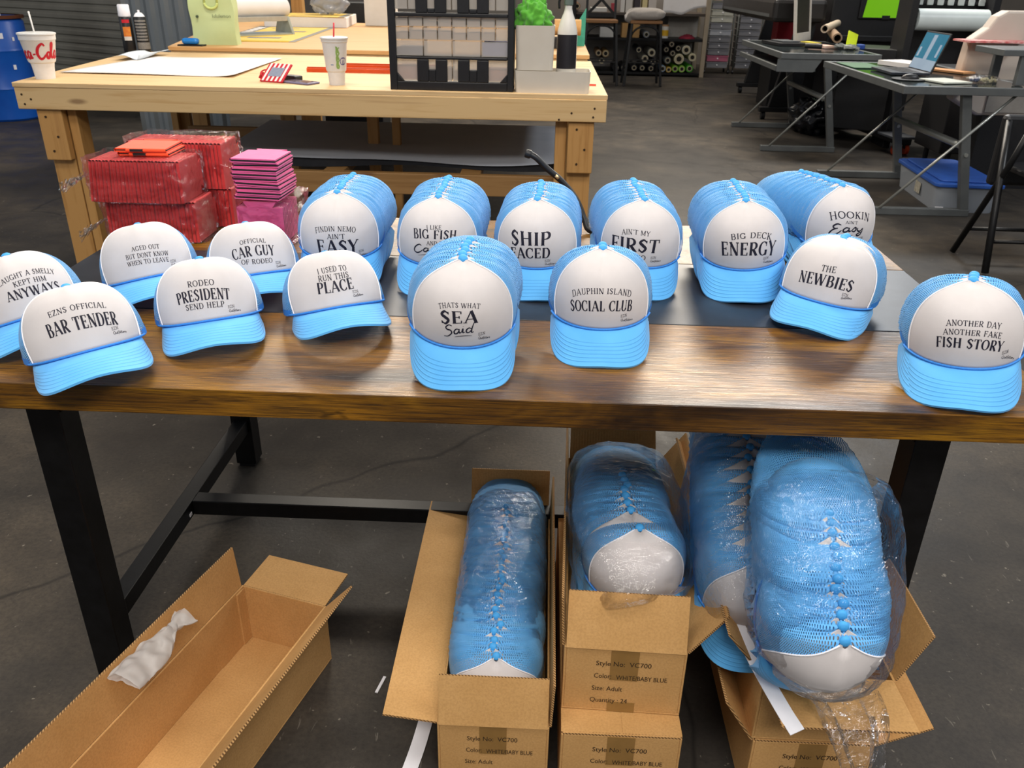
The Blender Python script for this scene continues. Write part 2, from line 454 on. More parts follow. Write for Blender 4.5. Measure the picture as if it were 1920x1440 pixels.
# ---------------------------------------------------------------- the printed lettering: a small drawn serif alphabet
def arc(cx, cy, rx, ry, a0, a1, th, tn, n=14):
    pts = []
    for i in range(n+1):
        a = radians(a0+(a1-a0)*i/n)
        pts.append((cx+rx*cos(a), cy+ry*sin(a), tn+(th-tn)*abs(cos(a))**1.5))
    return pts
def seg(x0, y0, x1, y1, w, n=5):
    return [(x0+(x1-x0)*i/n, y0+(y1-y0)*i/n, w) for i in range(n+1)]
def glyph(ch, T, H):
    """strokes of a capital: lists of (x, y, width); returns strokes, advance width"""
    S = []
    def sf(x, y, l=.11): S.append(seg(x-l, y, x+l, y, -H, 2))
    def V(x, y0=0, y1=1, w=T, s0=True, s1=True):
        S.append(seg(x, y0, x, y1, w))
        if s0: sf(x, y0+H/2 if y0 < .5 else y0)
        if s1: sf(x, y1-H/2)
    def Hh(x0, x1, y): S.append(seg(x0, y, x1, y, -H, 4))
    def tick(x, y0, y1): S.append(seg(x, y0, x, y1, H*1.2, 2))
    def D(x0, y0, x1, y1, w): S.append(seg(x0, y0, x1, y1, w))
    h = H/2; t = H*1.25
    if ch == 'A': D(.08, 0, .40, 1, t); D(.40, 1, .72, 0, T); Hh(.2, .6, .33); sf(.08, h); sf(.72, h); return S, .8
    if ch == 'B': V(.16); Hh(.16, .34, 1-h); Hh(.16, .36, .53); Hh(.16, .34, h); S.append(arc(.32, .76, .2, .23, 90, -90, T*.9, H)); S.append(arc(.34, .27, .24, .26, 90, -90, T, H)); return S, .66
    if ch == 'C': S.append(arc(.38, .5, .31, .48, 48, 312, T, H, 20)); tick(.61, .68, .98); tick(.61, .06, .26); return S, .68
    if ch == 'D': V(.16); Hh(.16, .36, 1-h); Hh(.16, .36, h); S.append(arc(.35, .5, .31, .48, 90, -90, T, H, 18)); return S, .74
    if ch in 'EF':
        V(.16, s0=(ch == 'F')); Hh(.05, .54, 1-h); Hh(.16, .44, .52); tick(.54, .78, 1); tick(.44, .42, .62)
        if ch == 'E': Hh(.05, .56, h); tick(.56, 0, .24)
        return S, .62 if ch == 'E' else .58
    if ch == 'G': S.append(arc(.38, .5, .31, .48, 48, 330, T, H, 20)); tick(.61, .68, .98); V(.62, .04, .42, T, False, True); return S, .76
    if ch == 'H': V(.16); V(.62); Hh(.16, .62, .52); return S, .78
    if ch == 'I': V(.16); return S, .32
    if ch == 'K': V(.16); D(.2, .45, .58, 1, t); D(.30, .58, .62, 0, T); sf(.58, 1-h, .1); sf(.64, h, .1); return S, .72
    if ch == 'L': V(.16); Hh(.16, .54, h); tick(.54, 0, .27); return S, .58
    if ch == 'M': V(.13, w=t); D(.13, 1, .45, .08, T*.9); D(.45, .08, .76, 1, t); V(.77); return S, .92
    if ch == 'N': V(.14, w=t); D(.12, 1, .62, 0, T); S.append(seg(.64, 0, .64, 1, t)); sf(.64, 1-h); return S, .76
    if ch == 'O': S.append(arc(.38, .5, .31, .48, 0, 360, T, H, 26)); return S, .76
    if ch in 'PR':
        V(.16); Hh(.16, .34, 1-h); Hh(.16, .34, .47); S.append(arc(.33, .73, .22, .25, 90, -90, T, H))
        if ch == 'R': D(.32, .47, .62, 0, T); sf(.65, h, .07); return S, .70
        return S, .62
    if ch == 'S':
        p = spline([(.50, .80), (.30, .975), (.11, .76), (.28, .55), (.47, .30), (.28, .025), (.07, .22)], 6)
        n = len(p); S.append([(q[0], q[1], H+(T-H)*max(0, sin(pi*i/(n-1)))**1.2) for i, q in enumerate([(v.x, v.y) for v in [Vector((a[0], a[1], 0)) for a in p]])])
        tick(.49, .74, .93); tick(.085, .07, .28); return S, .58
    if ch == 'T': V(.33, s1=False); Hh(.04, .62, 1-h); tick(.04, .76, 1); tick(.62, .76, 1); return S, .66
    if ch == 'U': S.append(seg(.15, .3, .15, 1, T)); sf(.15, 1-h); S.append(arc(.37, .3, .22, .28, 180, 360, T*.9, H)); S.append(seg(.59, .3, .59, 1, t)); sf(.59, 1-h, .09); return S, .72
    if ch == 'V': D(.08, 1, .38, 0, T); D(.38, 0, .68, 1, t); sf(.08, 1-h); sf(.68, 1-h, .09); return S, .76
    if ch == 'W': D(.07, 1, .30, 0, T); D(.30, 0, .52, .92, t); D(.50, 1, .74, 0, T); D(.74, 0, .96, 1, t); sf(.08, 1-h); sf(.50, 1-h); sf(.96, 1-h, .09); return S, 1.04
    if ch == 'Y': D(.07, 1, .36, .45, T); D(.36, .45, .64, 1, t); V(.36, 0, .47, T, True, False); sf(.08, 1-h); sf(.64, 1-h, .09); return S, .72
    if ch == 'Z': Hh(.07, .56, 1-h); D(.54, 1, .07, 0, T); Hh(.07, .58, h); tick(.08, .76, 1); tick(.58, 0, .24); return S, .64
    if ch == "'": S.append(seg(.1, .7, .12, 1, T*.7, 2)); return S, .24
    return S, .34
SCRIPT = {
 'S': ([[(.62, .86), (.46, 1.0), (.26, .86), (.30, .64), (.50, .46), (.52, .18), (.26, -.02), (.0, .10)]], .62),
 'E': ([[(.72, .84), (.54, 1.0), (.32, .86), (.36, .62), (.54, .56)], [(.52, .56), (.24, .50), (.04, .20), (.22, -.02), (.52, .06), (.72, .28)]], .74),
 'C': ([[(.70, .84), (.54, 1.0), (.22, .74), (.10, .32), (.28, .0), (.54, .06), (.74, .28)]], .74),
 'a': ([[(.40, .42), (.24, .5), (.08, .30), (.10, .06), (.26, .06), (.38, .28), (.42, .48)], [(.40, .36), (.40, .08), (.54, .12)]], .54),
 'i': ([[(.0, .12), (.10, .46), (.08, .08), (.22, .12)], [(.12, .66), (.14, .70)]], .24),
 'd': ([[(.40, .42), (.24, .5), (.08, .30), (.10, .06), (.26, .06), (.38, .28)], [(.54, 1.05), (.42, .40), (.42, .06), (.56, .12)]], .56),
 's': ([[(.0, .10), (.20, .50), (.28, .26), (.18, .03), (.04, .08)]], .34),
 'y': ([[(.04, .46), (.06, .16), (.22, .10), (.38, .46)], [(.40, .48), (.34, -.16), (.16, -.42), (.06, -.26), (.42, .10)]], .48),
 'n': ([[(.04, .04), (.10, .46)], [(.07, .24), (.24, .50), (.32, .36), (.32, .08), (.46, .12)]], .46),
 'o': ([[(.26, .48), (.10, .32), (.12, .06), (.30, .08), (.36, .34), (.24, .48)]], .42),
 't': ([[(.16, .90), (.08, .12), (.26, .10)], [(-.02, .56), (.28, .58)]], .30),
 'O': ([[(.40, .98), (.12, .66), (.16, .08), (.50, .08), (.60, .60), (.40, .98)]], .66),
 'u': ([[(.04, .46), (.06, .08), (.26, .10), (.34, .46), (.34, .08), (.46, .12)]], .46),
 'f': ([[(.34, .92), (.22, .96), (.14, .4), (.06, -.34)], [(.0, .46), (.30, .48)]], .30),
 'e': ([[(.06, .22), (.30, .32), (.22, .5), (.06, .28), (.14, .04), (.36, .14)]], .38),
 'r': ([[(.02, .06), (.10, .46), (.22, .42), (.30, .44)]], .32),
 'l': ([[(.02, .10), (.22, .90), (.12, .98), (.06, .30), (.14, .04), (.28, .12)]], .28),
 'c': ([[(.32, .40), (.22, .5), (.06, .28), (.14, .04), (.34, .14)]], .36),
 'm': ([[(.04, .04), (.10, .46)], [(.07, .24), (.22, .50), (.28, .36), (.28, .06)], [(.28, .24), (.44, .50), (.52, .36), (.50, .08), (.64, .12)]], .64),
 '-': ([[(.04, .28), (.26, .32)]], .32),
 ' ': ([], .3),
}
def strokes_to_mesh(mb, strokes, place):
    """place(x, y) -> 3d point; strokes carry absolute 2d points and widths"""
    for st in strokes:
        vs = []; n = len(st)
        for i, (x, y, wd) in enumerate(st):
            a = st[max(i-1, 0)]; b = st[min(i+1, n-1)]
            dx, dy = b[0]-a[0], b[1]-a[1]; L = math.hypot(dx, dy) or 1
            nx, ny = -dy/L, dx/L; hw = abs(wd)/2
            vs += [place(x+nx*hw, y+ny*hw), place(x-nx*hw, y-ny*hw)]
        mb.add(vs, [(2*i, 2*i+1, 2*i+3, 2*i+2) for i in range(n-1)])
def line_strokes(text, T=.15, H=.055):
    S = []; x = 0
    for ch in text:
        g, wd = glyph(ch, T, H)
        for st in g: S.append([(px+x, py, pw) for px, py, pw in st])
        x += wd+.07
    return S, x-.07
def script_strokes(text, wd=.06):
    S = []; x = 0
    for ch in text:
        g, a = SCRIPT[ch]
        for st in g:
            p = spline([(q[0], q[1], 0) for q in st], 5) if len(st) > 2 else [Vector((q[0], q[1], 0)) for q in st]
            n = len(p)
            S.append([(q.x+x, q.y, wd*(.65+.6*sin(pi*i/max(1, n-1)))) for i, q in enumerate(p)])
        x += a
    return S, x

# ---------------------------------------------------------------- trucker hat
GA = (0., .64, radians(4), .019, .0895, .100, .66)      # standing on its bill in a stack
GB = (.69, .86, radians(6), .015, .0915, .0985, 0.)    # lying flat, crown slumped back
def rimz(th, P):
    return -P[3]*(sin(th)**2) if cos(th) > 0 else -P[3]
def crown(th, v, P, off=0., rip=0., seed=0.):
    fl, hs, bd, ar, A, B, sh = P
    Hc = .128*hs; c = cos(th); fr = .5+.5*c; ph = v*pi/2
    er = .62-.12*fr*fr+.25*(1-fr)
    r = max(0., cos(ph))**er if v < 1 else 0.
    z = sin(ph); rz = rimz(th, P)
    z = rz*(1-z)+Hc*z
    x = (A+off)*r*sin(th); y = -(B+off)*r*c
    y += .012*z/Hc
    g = exp(-(th/.12)**2)*max(0., min(1., (v-.35)/.4))*max(0., 1-v)**.3
    y -= .0035*g; z += .002*g; z += off*sin(ph)
    if rip:
        q = rip*sin(y*2*pi/.0125+seed*3+2.2*sin(x*31+seed)+.8*sin(x*83+seed*2))*(min(1., abs(th)/1.1))
        z += q*sin(ph); x += q*cos(ph)*sin(th)*1.2
    if sh and y > .006:
        e = y-.006; z -= sh*e*min(1., e/.008)*(.35+.65*sin(ph))
    if fl:
        k = max(.33, .96-3.1*(y+.1)); zz = z*k if z > 0 else z
        z = z*(1-fl)+zz*fl; y += fl*.05*max(0, z)
    return Vector((x, y, z))
THB = radians(60)
def bill(u, w_, P, under=False):
    fl, hs, bd, ar, A, B, sh = P
    rx, ry, rz = crown(THB*u, 0, P)
    a = u*pi/2; s_ = sin(a); c = cos(a)
    ox = .085*copysign(abs(s_)**.72, s_); oy = -.040-.128*max(0, c)**.62
    x = rx+(ox-rx)*w_; y = ry+(oy-ry)*w_
    z = -.030*(x/A)**2-.10*max(0, (-y-.09))-.0035*w_-.012*w_*u*u
    z = rz*(1-w_)**1.6+z*(1-(1-w_)**1.6)
    k = max(0, w_); dy = y+B
    y = -B+dy*cos(bd*k); z = z+dy*sin(bd)*k
    if under: z -= .0035; 
    return Vector((x, y, z))
def pth(v): return radians(57)+radians(8)*sin(pi*min(1., v/.92))**1.0*(1 if v < .92 else 0)+radians(6)*v
def panel_table(P, N=36, M=26):
    c0 = [crown(0, i/N, P) for i in range(N+1)]
    s0 = [0.]
    for i in range(N): s0.append(s0[-1]+(c0[i+1]-c0[i]).length)
    rows = []
    for j in range(N+1):
        L = [0.]; p = crown(0, j/N, P)
        for i in range(1, M+1):
            q = crown(1.3*i/M, j/N, P); L.append(L[-1]+(q-p).length); p = q
        rows.append(L)
    def place(X, Y, off=.0009):
        Y = max(0.0005, min(s0[-1]*.93, Y))
        j = 0
        while j < N-1 and s0[j+1] < Y: j += 1
        f = (Y-s0[j])/(s0[j+1]-s0[j]); ax = abs(X)
        def th(L):
            i = 0
            while i < M-1 and L[i+1] < ax: i += 1
            d = L[i+1]-L[i]
            return 1.3*(i+((ax-L[i])/d if d > 1e-9 else 0))/M
        t = th(rows[j])*(1-f)+th(rows[j+1])*f
        return crown(copysign(t, X), (j+f)/N, P, off)
    return place
PLACE_ = {GA: panel_table(GA), GB: panel_table(GB)}
HATMESH = {}
def hat_meshes(P, rip=0., seed=0.):
    key = (P, rip, seed)
    if key in HATMESH: return HATMESH[key]
    d = {}
    mb = MB(); mb.grid(lambda u, v: crown((2*u-1)*pth(v), v*.995, P, .0006), 34, 22)
    d['front_panel'] = (mb.mesh('front_panel', WHITEF, True), .0025)
    arcl = .155*P[1]/.64*.8
    def uvf(u, v):
        t = pth(v)+(2*pi-2*pth(v))*u; s_ = (1-v)*.15
        return (s_*sin(t), s_*cos(t))
    mb = MB(); mb.grid(lambda u, v: crown(pth(v)+(2*pi-2*pth(v))*u, v, P, 0, rip, seed), 64 if rip else 48, 26, uvf)
    d['mesh_back'] = (mb.mesh('mesh_back', NET, True), 0)
    mb = MB()
    mb.grid(lambda u, v: bill(2*u-1, v, P), 36, 14, lambda u, v: (u, v))
    mb.grid(lambda u, v: bill(1-2*u, v, P, True), 36, 14, lambda u, v: (u, 0))
    mb.grid(lambda u, v: bill(1-2*u, 1, P)+Vector((0, 0, -.0035*v)), 36, 1, lambda u, v: (u, 0))
    d['bill'] = (mb.mesh('bill', BILL, True), 0)
    mb = MB(); b = crown(0, 1, P)
    mb.lathe([(.0001, .0052), (.004, .0048), (.0068, .003), (.0075, .0008), (.0070, -.001)], 16, Matrix.Translation(b+Vector((0, 0, .0003))))
    d['button'] = (mb.mesh('button', BTN, True), 0)
    mb = MB()
    pts = [crown(t, .012, P, .0022) for t in [radians(-66)+radians(132)*i/34 for i in range(35)]]
    mb.tube(pts, .0019, 8)
    d['cord'] = (mb.mesh('cord', CORD, True), 0)
    mb = MB()
    for sg in (-1, 1):
        mb.tube([crown(sg*pth(i/30), i/30*.985, P, .0007) for i in range(31)], .0013, 6)
    d['piping'] = (mb.mesh('piping', PIPE, True), 0)
    mb = MB()
    def band(u, v):
        t = radians(64)+(2*pi-2*radians(64))*u
        p = crown(t, 0, P, .0008); return p+Vector((0, 0, .014*v-.001))
    mb.grid(lambda u, v: crown(radians(64)+(2*pi-2*radians(64))*u, .055*v, P, .0008), 40, 2)
    d['rim_band'] = (mb.mesh('rim_band', CORD, True), 0)
    HATMESH[key] = d
    return d
def put_hat(pose, label, P, text=None, group=None, nested=False, seed=0., dz=0., sc=1.):
    x, y, z, yaw, tilt, roll = pose
    t = thing('trucker_hat', label, 'hat', (x, y, z+dz), (0, 0, 0), group)
    t.rotation_mode = 'YXZ'; t.rotation_euler = (tilt, roll, yaw)
    if sc != 1.: t.scale = (sc, sc, sc)
    d = hat_meshes(P, .0013 if nested else 0., seed)
    use = ['front_panel', 'mesh_back', 'bill', 'button']+([] if nested else ['cord', 'piping', 'rim_band'])
    for k in use:
        o = bpy.data.objects.new(k, d[k][0]); COL.objects.link(o); o.parent = t
        if d[k][1]:
            m = o.modifiers.new('solid', 'SOLIDIFY'); m.thickness = d[k][1]; m.offset = -1
    if text:
        mb = MB(); lg = MB()
        pl = PLACE_[P]
        for tx, lx, ly, cx, cy, rx, ry, h in text:
            # baseline: parabola through the three measured points
            def base(X, lx=lx, ly=ly, cx=cx, cy=cy, rx=rx, ry=ry):
                return (ly*(X-cx)*(X-rx)/((lx-cx)*(lx-rx))+cy*(X-lx)*(X-rx)/((cx-lx)*(cx-rx))+ry*(X-lx)*(X-cx)/((rx-lx)*(rx-cx)))
            W = rx-lx
            if tx == '_':
                n = 12
                strokes_to_mesh(mb, [[(lx+W*i/n, base(lx+W*i/n), .0014*(.35+.65*sin(pi*i/n))) for i in range(n+1)]], pl)
                continue
            if tx == '#':
                S, a = line_strokes('EZN', .09, .07)
                strokes_to_mesh(lg, [[(lx+.006*W+px*.0052, base(lx)+.0012+py*.0050, abs(pw)*.0052) for px, py, pw in st] for st in S], pl)
                S, a = script_strokes('Outfitters', .11)
                strokes_to_mesh(lg, [[(lx+W*(.02+.98*px/a), base(lx+W*px/a)-.0052+py*.0046, pw*.0052) for px, py, pw in st] for st in S], pl)
                continue
            if tx[0] == '*':
                S, a = script_strokes(tx[1:], .085)
            else:
                S, a = line_strokes(tx, .19 if h > .0145 else .14, .062)
            k = W/a
            def warp(px, py):
                X = lx+px*k; e = .002
                sl = (base(X+e)-base(X-e))/(2*e)
                return X-sl*.5*py*h, base(X)+py*h
            out = []
            for st in S:
                o2 = []
                for px, py, pw in st:
                    X, Y = warp(px, py)
                    o2.append((X, Y, (-pw*h if pw < 0 else pw*(k*.75+h*.25))))
                out.append(o2)
            strokes_to_mesh(mb, out, pl)
        mb.build('lettering', INK, t)
        if lg.v: lg.build('logo', INK, t)
    return t

TXT = {
'SEA':[('THATS WHAT',-0.039,0.0605,-0.0057,0.0703,0.0256,0.065,0.0071),('SEA',-0.0346,0.0397,-0.0056,0.0459,0.0218,0.0451,0.019),('*Said',-0.0292,0.0191,-0.0064,0.0284,0.0158,0.0291,0.0169),('_',-0.0132,0.0216,0.0001,0.0245,0.0132,0.0243,0.0017),('#',0.023,0.0212,0.0322,0.0197,0.043,0.0178,0.0058)],
'DAU':[('DAUPHIN ISLAND',-0.0529,0.0471,-0.002,0.0633,0.0499,0.0493,0.0089),('SOCIAL CLUB',-0.0545,0.0244,-0.0022,0.0345,0.0517,0.0273,0.0172),('#',0.0316,0.0195,0.043,0.0176,0.0553,0.0159,0.0053)],
'SHIP':[('SHIP',-0.0534,0.0404,-0.0119,0.0499,0.0262,0.0483,0.0253),('FACED',-0.0532,0.0155,-0.0119,0.024,0.0253,0.023,0.021),('#',0.0154,0.0142,0.0271,0.0129,0.0394,0.0121,0.0062)],
'BIG':[('I LIKE',-0.018,0.0729,-0.0034,0.0756,0.0111,0.0751,0.0079),('BIG FISH',-0.0466,0.0492,-0.0007,0.0576,0.0411,0.0496,0.0167),('AND I',-0.0177,0.0438,-0.0035,0.0454,0.0103,0.0454,0.0079),('*Cannot',-0.0471,0.0211,-0.0022,0.0327,0.037,0.029,0.0151),('_',-0.0372,0.0192,-0.0056,0.0262,0.0202,0.0264,0.0021)],
'FIRST':[('AIN\'T MY',-0.0427,0.0585,-0.0137,0.0679,0.0142,0.0663,0.009),('FIRST',-0.0633,0.0233,-0.0121,0.0347,0.0348,0.0317,0.0254),('RODEO',-0.0392,0.0135,-0.0124,0.0185,0.0109,0.0187,0.0098),('#',0.0209,0.02,0.0321,0.019,0.0439,0.0185,0.0057)],
'DECK':[('BIG DECK',-0.027,0.0604,0.0073,0.0676,0.0539,0.0515,0.0102),('ENERGY',-0.0446,0.026,0.0063,0.0336,0.0635,0.0203,0.0258),('#',0.0384,0.0183,0.0485,0.0161,0.0608,0.014,0.0054)],
'NEW':[('THE',-0.0154,0.0562,-0.0017,0.0569,0.0101,0.0585,0.0114),('NEWBIES',-0.0517,0.0258,-0.001,0.0315,0.047,0.0308,0.0204),('#',0.0318,0.0211,0.0409,0.0228,0.0516,0.0235,0.005)],
'HOOKIN':[('HOOKIN',-0.0496,0.0591,-0.0099,0.0718,0.0406,0.0537,0.0134),("AIN'T",-0.0174,0.0596,-0.0053,0.0601,0.0082,0.0578,0.0063),('*Easy',-0.049,0.029,-0.0157,0.0424,0.0251,0.0369,0.019),('_',-0.0263,0.0298,-0.0133,0.034,0.0009,0.0357,0.0014),('#',0.0174,0.0215,0.028,0.0193,0.0443,0.0125,0.0053)],
'FISH':[('ANOTHER DAY',-0.0341,0.0608,0.0024,0.0678,0.0417,0.0589,0.0081),('ANOTHER FAKE',-0.0365,0.0476,0.0023,0.0544,0.0438,0.0458,0.008),('FISH STORY',-0.0436,0.027,0.0014,0.0342,0.0487,0.0257,0.015),('#',0.0498,0.0203,0.0613,0.0182,0.0766,0.0118,0.0047)],
'FINDIN':[('FINDIN NEMO',-0.0462,0.05,-0.0022,0.0613,0.0365,0.0524,0.0096),("AIN'T",-0.0209,0.0448,-0.0034,0.046,0.0136,0.0455,0.0097),('EASY',-0.0436,0.0126,-0.002,0.0167,0.0385,0.0125,0.0265),('#',0.0397,0.0101,0.0513,0.0077,0.0636,0.0046,0.0062)],
'CAR':[('OFFICIAL',-0.0197,0.0599,0.0039,0.061,0.0284,0.058,0.0084),('CAR GUY',-0.0375,0.0328,0.0019,0.0356,0.0417,0.0315,0.0203),('OF RODEO',-0.0241,0.023,0.0047,0.0203,0.0346,0.0192,0.009),('#',0.0401,0.0142,0.0514,0.0144,0.0634,0.0145,0.0046)],
'PLACE':[('I USED TO',-0.0286,0.0625,-0.004,0.0632,0.0221,0.0621,0.0104),('RUN THIS',-0.03,0.0498,-0.0036,0.0487,0.0236,0.0496,0.0106),('PLACE',-0.0356,0.029,-0.0033,0.0274,0.0285,0.0293,0.0196),('#',0.0239,0.02,0.0332,0.0205,0.044,0.0209,0.0042)],
'BAR':[('EZNS OFFICIAL',-0.0372,0.0629,0.0058,0.0647,0.0451,0.0572,0.0089),('BAR TENDER',-0.0463,0.0335,0.0021,0.0349,0.0548,0.0285,0.0204),('#',0.0412,0.021,0.0515,0.0207,0.0645,0.0188,0.0039)],
'PRES':[('RODEO',-0.025,0.0603,-0.0034,0.0598,0.0173,0.0583,0.0101),('PRESIDENT',-0.0472,0.0337,-0.0025,0.0361,0.0383,0.0304,0.0187),('SEND HELP',-0.0353,0.0228,-0.0031,0.0223,0.0269,0.0203,0.0096),('#',0.032,0.0155,0.0423,0.0153,0.0533,0.0145,0.0044)],
'AGED':[('AGED OUT',-0.0167,0.053,0.0082,0.0521,0.0323,0.0492,0.0085),('BUT DONT KNOW',-0.0305,0.0403,0.0069,0.0381,0.0456,0.034,0.0088),('WHEN TO LEAVE',-0.0311,0.0279,0.006,0.0263,0.0428,0.0225,0.0085),('#',0.0448,0.0188,0.0517,0.0184,0.0602,0.0175,0.0034)],
'CAUGHT':[('CAUGHT A SMELLY',-0.0197,0.0591,0.0259,0.0659,0.0705,0.0537,0.0087),('KEPT HIM',0.0011,0.0525,0.0248,0.0521,0.0512,0.0485,0.0085),('ANYWAYS',-0.0156,0.0331,0.0229,0.032,0.0676,0.0271,0.0155)],
}
POSE = {'BAR':(-0.6634,0.0932,0.7896,0.5765,-0.1237,-0.0965), 'PRES':(-0.5187,0.2511,0.7878,0.3981,-0.0800,-0.0498), 'PLACE':(-0.3128,0.3185,0.7836,0.3952,-0.1754,-0.0548), 'CAR':(-0.5160,0.4867,0.7867,0.3962,-0.1081,-0.0538), 'AGED':(-0.7059,0.4376,0.7930,0.4187,-0.0880,-0.1205), 'CAUGHT':(-0.8204,0.2111,0.8006,0.5332,-0.0415,-0.1897), 'SEA':(-0.0570,0.1536,0.8541,0.1011,0.5348,0.0149), 'DAU':(0.1724,0.2626,0.8377,-0.0144,0.4016,-0.0214), 'SHIP':(0.0584,0.5550,0.8500,0.0154,0.4976,-0.0309), 'BIG':(-0.1422,0.5598,0.8480,0.0180,0.4897,0.0084), 'FIRST':(0.2701,0.5806,0.8477,-0.0829,0.4726,0.0419), 'DECK':(0.4796,0.5719,0.8551,-0.1310,0.5174,-0.0842), 'HOOKIN':(0.7070,0.7345,0.8544,0.2217,0.5172,-0.0693), 'NEW':(0.6217,0.4220,0.8060,-0.4698,0.0958,0.0908), 'FISH':(0.7400,0.1421,0.8389,-0.3178,0.3805,-0.0877), 'FINDIN':(-0.3542,0.5824,0.8451,0.1643,0.4672,-0.0065),}
LBL = {
 'BAR': 'single hat reading EZNS OFFICIAL BAR TENDER at the front left table edge',
 'PRES': 'single hat reading RODEO PRESIDENT SEND HELP',
 'PLACE': 'single hat reading I USED TO RUN THIS PLACE',
 'CAR': 'single hat reading OFFICIAL CAR GUY OF RODEO in front of the pink sleeves',
 'AGED': 'single hat reading AGED OUT BUT DONT KNOW WHEN TO LEAVE',
 'CAUGHT': 'single hat reading CAUGHT A SMELLY KEPT HIM ANYWAYS, cut by the photo edge',
 'SEA': 'front hat of its stack, reading THATS WHAT SEA Said',
 'DAU': 'front hat reading DAUPHIN ISLAND SOCIAL CLUB',
 'SHIP': 'front hat of its stack, reading SHIP FACED',
 'BIG': 'front hat of its stack, reading I LIKE BIG FISH',
 'FIRST': "front hat of its stack, reading AIN'T MY FIRST RODEO",
 'DECK': 'front hat of its stack, reading BIG DECK ENERGY',
 'HOOKIN': "front hat of its stack, reading HOOKIN AIN'T Easy",
 'NEW': 'front hat reading THE NEWBIES, turned toward the left',
 'FISH': 'front hat reading ANOTHER DAY ANOTHER FAKE FISH STORY',
 'FINDIN': "front hat with AIN'T EASY in its print, leftmost stack of the back row",
}
PB = ('BAR', 'PRES', 'PLACE', 'CAR', 'AGED', 'CAUGHT', 'NEW')
# stacks: name -> (hats behind the front one, step back in metres, sideways drift per hat, first gap)
STACK = {'SEA': (5, .0205, .0006, .016, 'THATS WHAT SEA Said'), 'DAU': (1, .012, .001, .012, 'DAUPHIN ISLAND'), 'SHIP': (9, .0185, .0006, .020, 'SHIP FACED'),
         'BIG': (10, .0195, 0., .026, 'I LIKE BIG FISH'), 'FIRST': (9, .0195, -.0008, .018, 'FIRST RODEO'), 'DECK': (9, .0195, .0005, .028, 'BIG DECK ENERGY'),
         'HOOKIN': (8, .0170, -.0065, .018, 'HOOKIN'), 'FINDIN': (9, .0190, -.0004, .028, 'leftmost back row'), 'FISH': (2, .011, .003, .011, 'FISH STORY'), 'NEW': (3, .0095, .006, .010, 'THE NEWBIES')}
ORD = ['second', 'third', 'fourth', 'fifth', 'sixth', 'seventh', 'eighth', 'ninth', 'tenth', 'eleventh', 'twelfth', 'thirteenth', 'fourteenth', 'fifteenth', 'sixteenth', 'seventeenth', 'eighteenth', 'nineteenth', 'twentieth', 'twenty-first', 'twenty-second', 'twenty-third', 'twenty-fourth']
def build_hats():
    rnd = random.Random(3)
    for nm in POSE:
        P = GB if nm in PB else GA
        put_hat(POSE[nm], LBL[nm], P, TXT[nm], 'printed trucker hats')
        if nm in STACK:
            n, st, dr, g0, who = STACK[nm]
            x, y, z, yaw, tilt, roll = POSE[nm]
            d = g0; lx = 0
            for i in range(n):
                lx += dr
                put_hat((x+lx+rnd.uniform(-.0022, .0022), y+d, z, yaw*(.5 if nm != 'HOOKIN' and nm != 'NEW' and nm != 'FISH' else 1)+rnd.uniform(-.03, .03), tilt+rnd.uniform(-.012, .012), roll*.5+rnd.uniform(-.02, .02)),
                        '%s hat from the front in the %s stack on the table' % (ORD[i], who), P, None, 'nested hats of the %s stack' % who, True,
                        float(rnd.randint(0, 3)), .0012-.0004*i+rnd.uniform(-.0008, .0008))
                d += st+rnd.uniform(-.003, .003)
build_hats()

# ---------------------------------------------------------------- front work table: three boards on a black steel frame
def build_table():
    t = thing('work_table', 'dark rustic wood table on a black steel frame, covered with blue hats', 'table', (-.0305, .5, 0))
    ox, oy = -.0305, .5
    xl, xr = -.9325+.0305, .8716+.0305
    for (y0, y1, m, nm) in ((0, .3218, RUSTIC, 'front_board'), (.3238, .6868, DARKG, 'centre_board'), (.6888, 1.01, RUSTIC, 'rear_board')):
        b = MB(); b.box(xl, xr, y0-oy, y1-oy, .7045 if nm != 'centre_board' else .7065, .75)
        o = b.build(nm, m, t, bevel=.0015)
    # steel frame
    for (x0, sg) in ((-.8133-ox, 1), (.7616-ox, -1)):
        for yy in (.1203, .955):
            b = MB(); x1 = x0+sg*.058
            b.box(min(x0, x1), max(x0, x1), yy-oy, yy+.058-oy, .012, .7045)
            # gusset at the top, inside
            gx = x1; b.prism([(0, 0), (.02*sg, 0), (.008*sg, -.03), (.016*sg, -.06), (0, -.075)], 0, .05,
                             Matrix.Translation((gx, yy+.054-oy, .7045)) @ Matrix.Rotation(pi/2, 4, 'X'))
            lg = b.build('leg', BLACKM, t, bevel=.002)
            f = MB(); f.box(min(x0, x1)+.006, max(x0, x1)-.006, yy-oy+.006, yy+.052-oy, 0, .012); f.build('foot', BLACKP, lg)
        xm = x0+sg*.029
        b = MB(); b.box(xm-.019, xm+.019, .178-oy, .955-oy, .118, .158); b.build('side_rail', BLACKM, t, bevel=.002)
        b = MB(); b.box(xm-.029, xm+.029, .06-oy, .98-oy, .684, .7045); b.build('top_rail', BLACKM, t)
    b = MB(); b.box(-.8133+.048-ox, .7616-.048-ox, .548-oy, .588-oy, .118, .158); b.build('stretcher', BLACKM, t, bevel=.002)
    b = MB(); b.cbox((-.8133+.0485-ox, .53-oy, .131), (.002, .012, .008)); b.build('label_sticker', PIPE, t)
build_table()

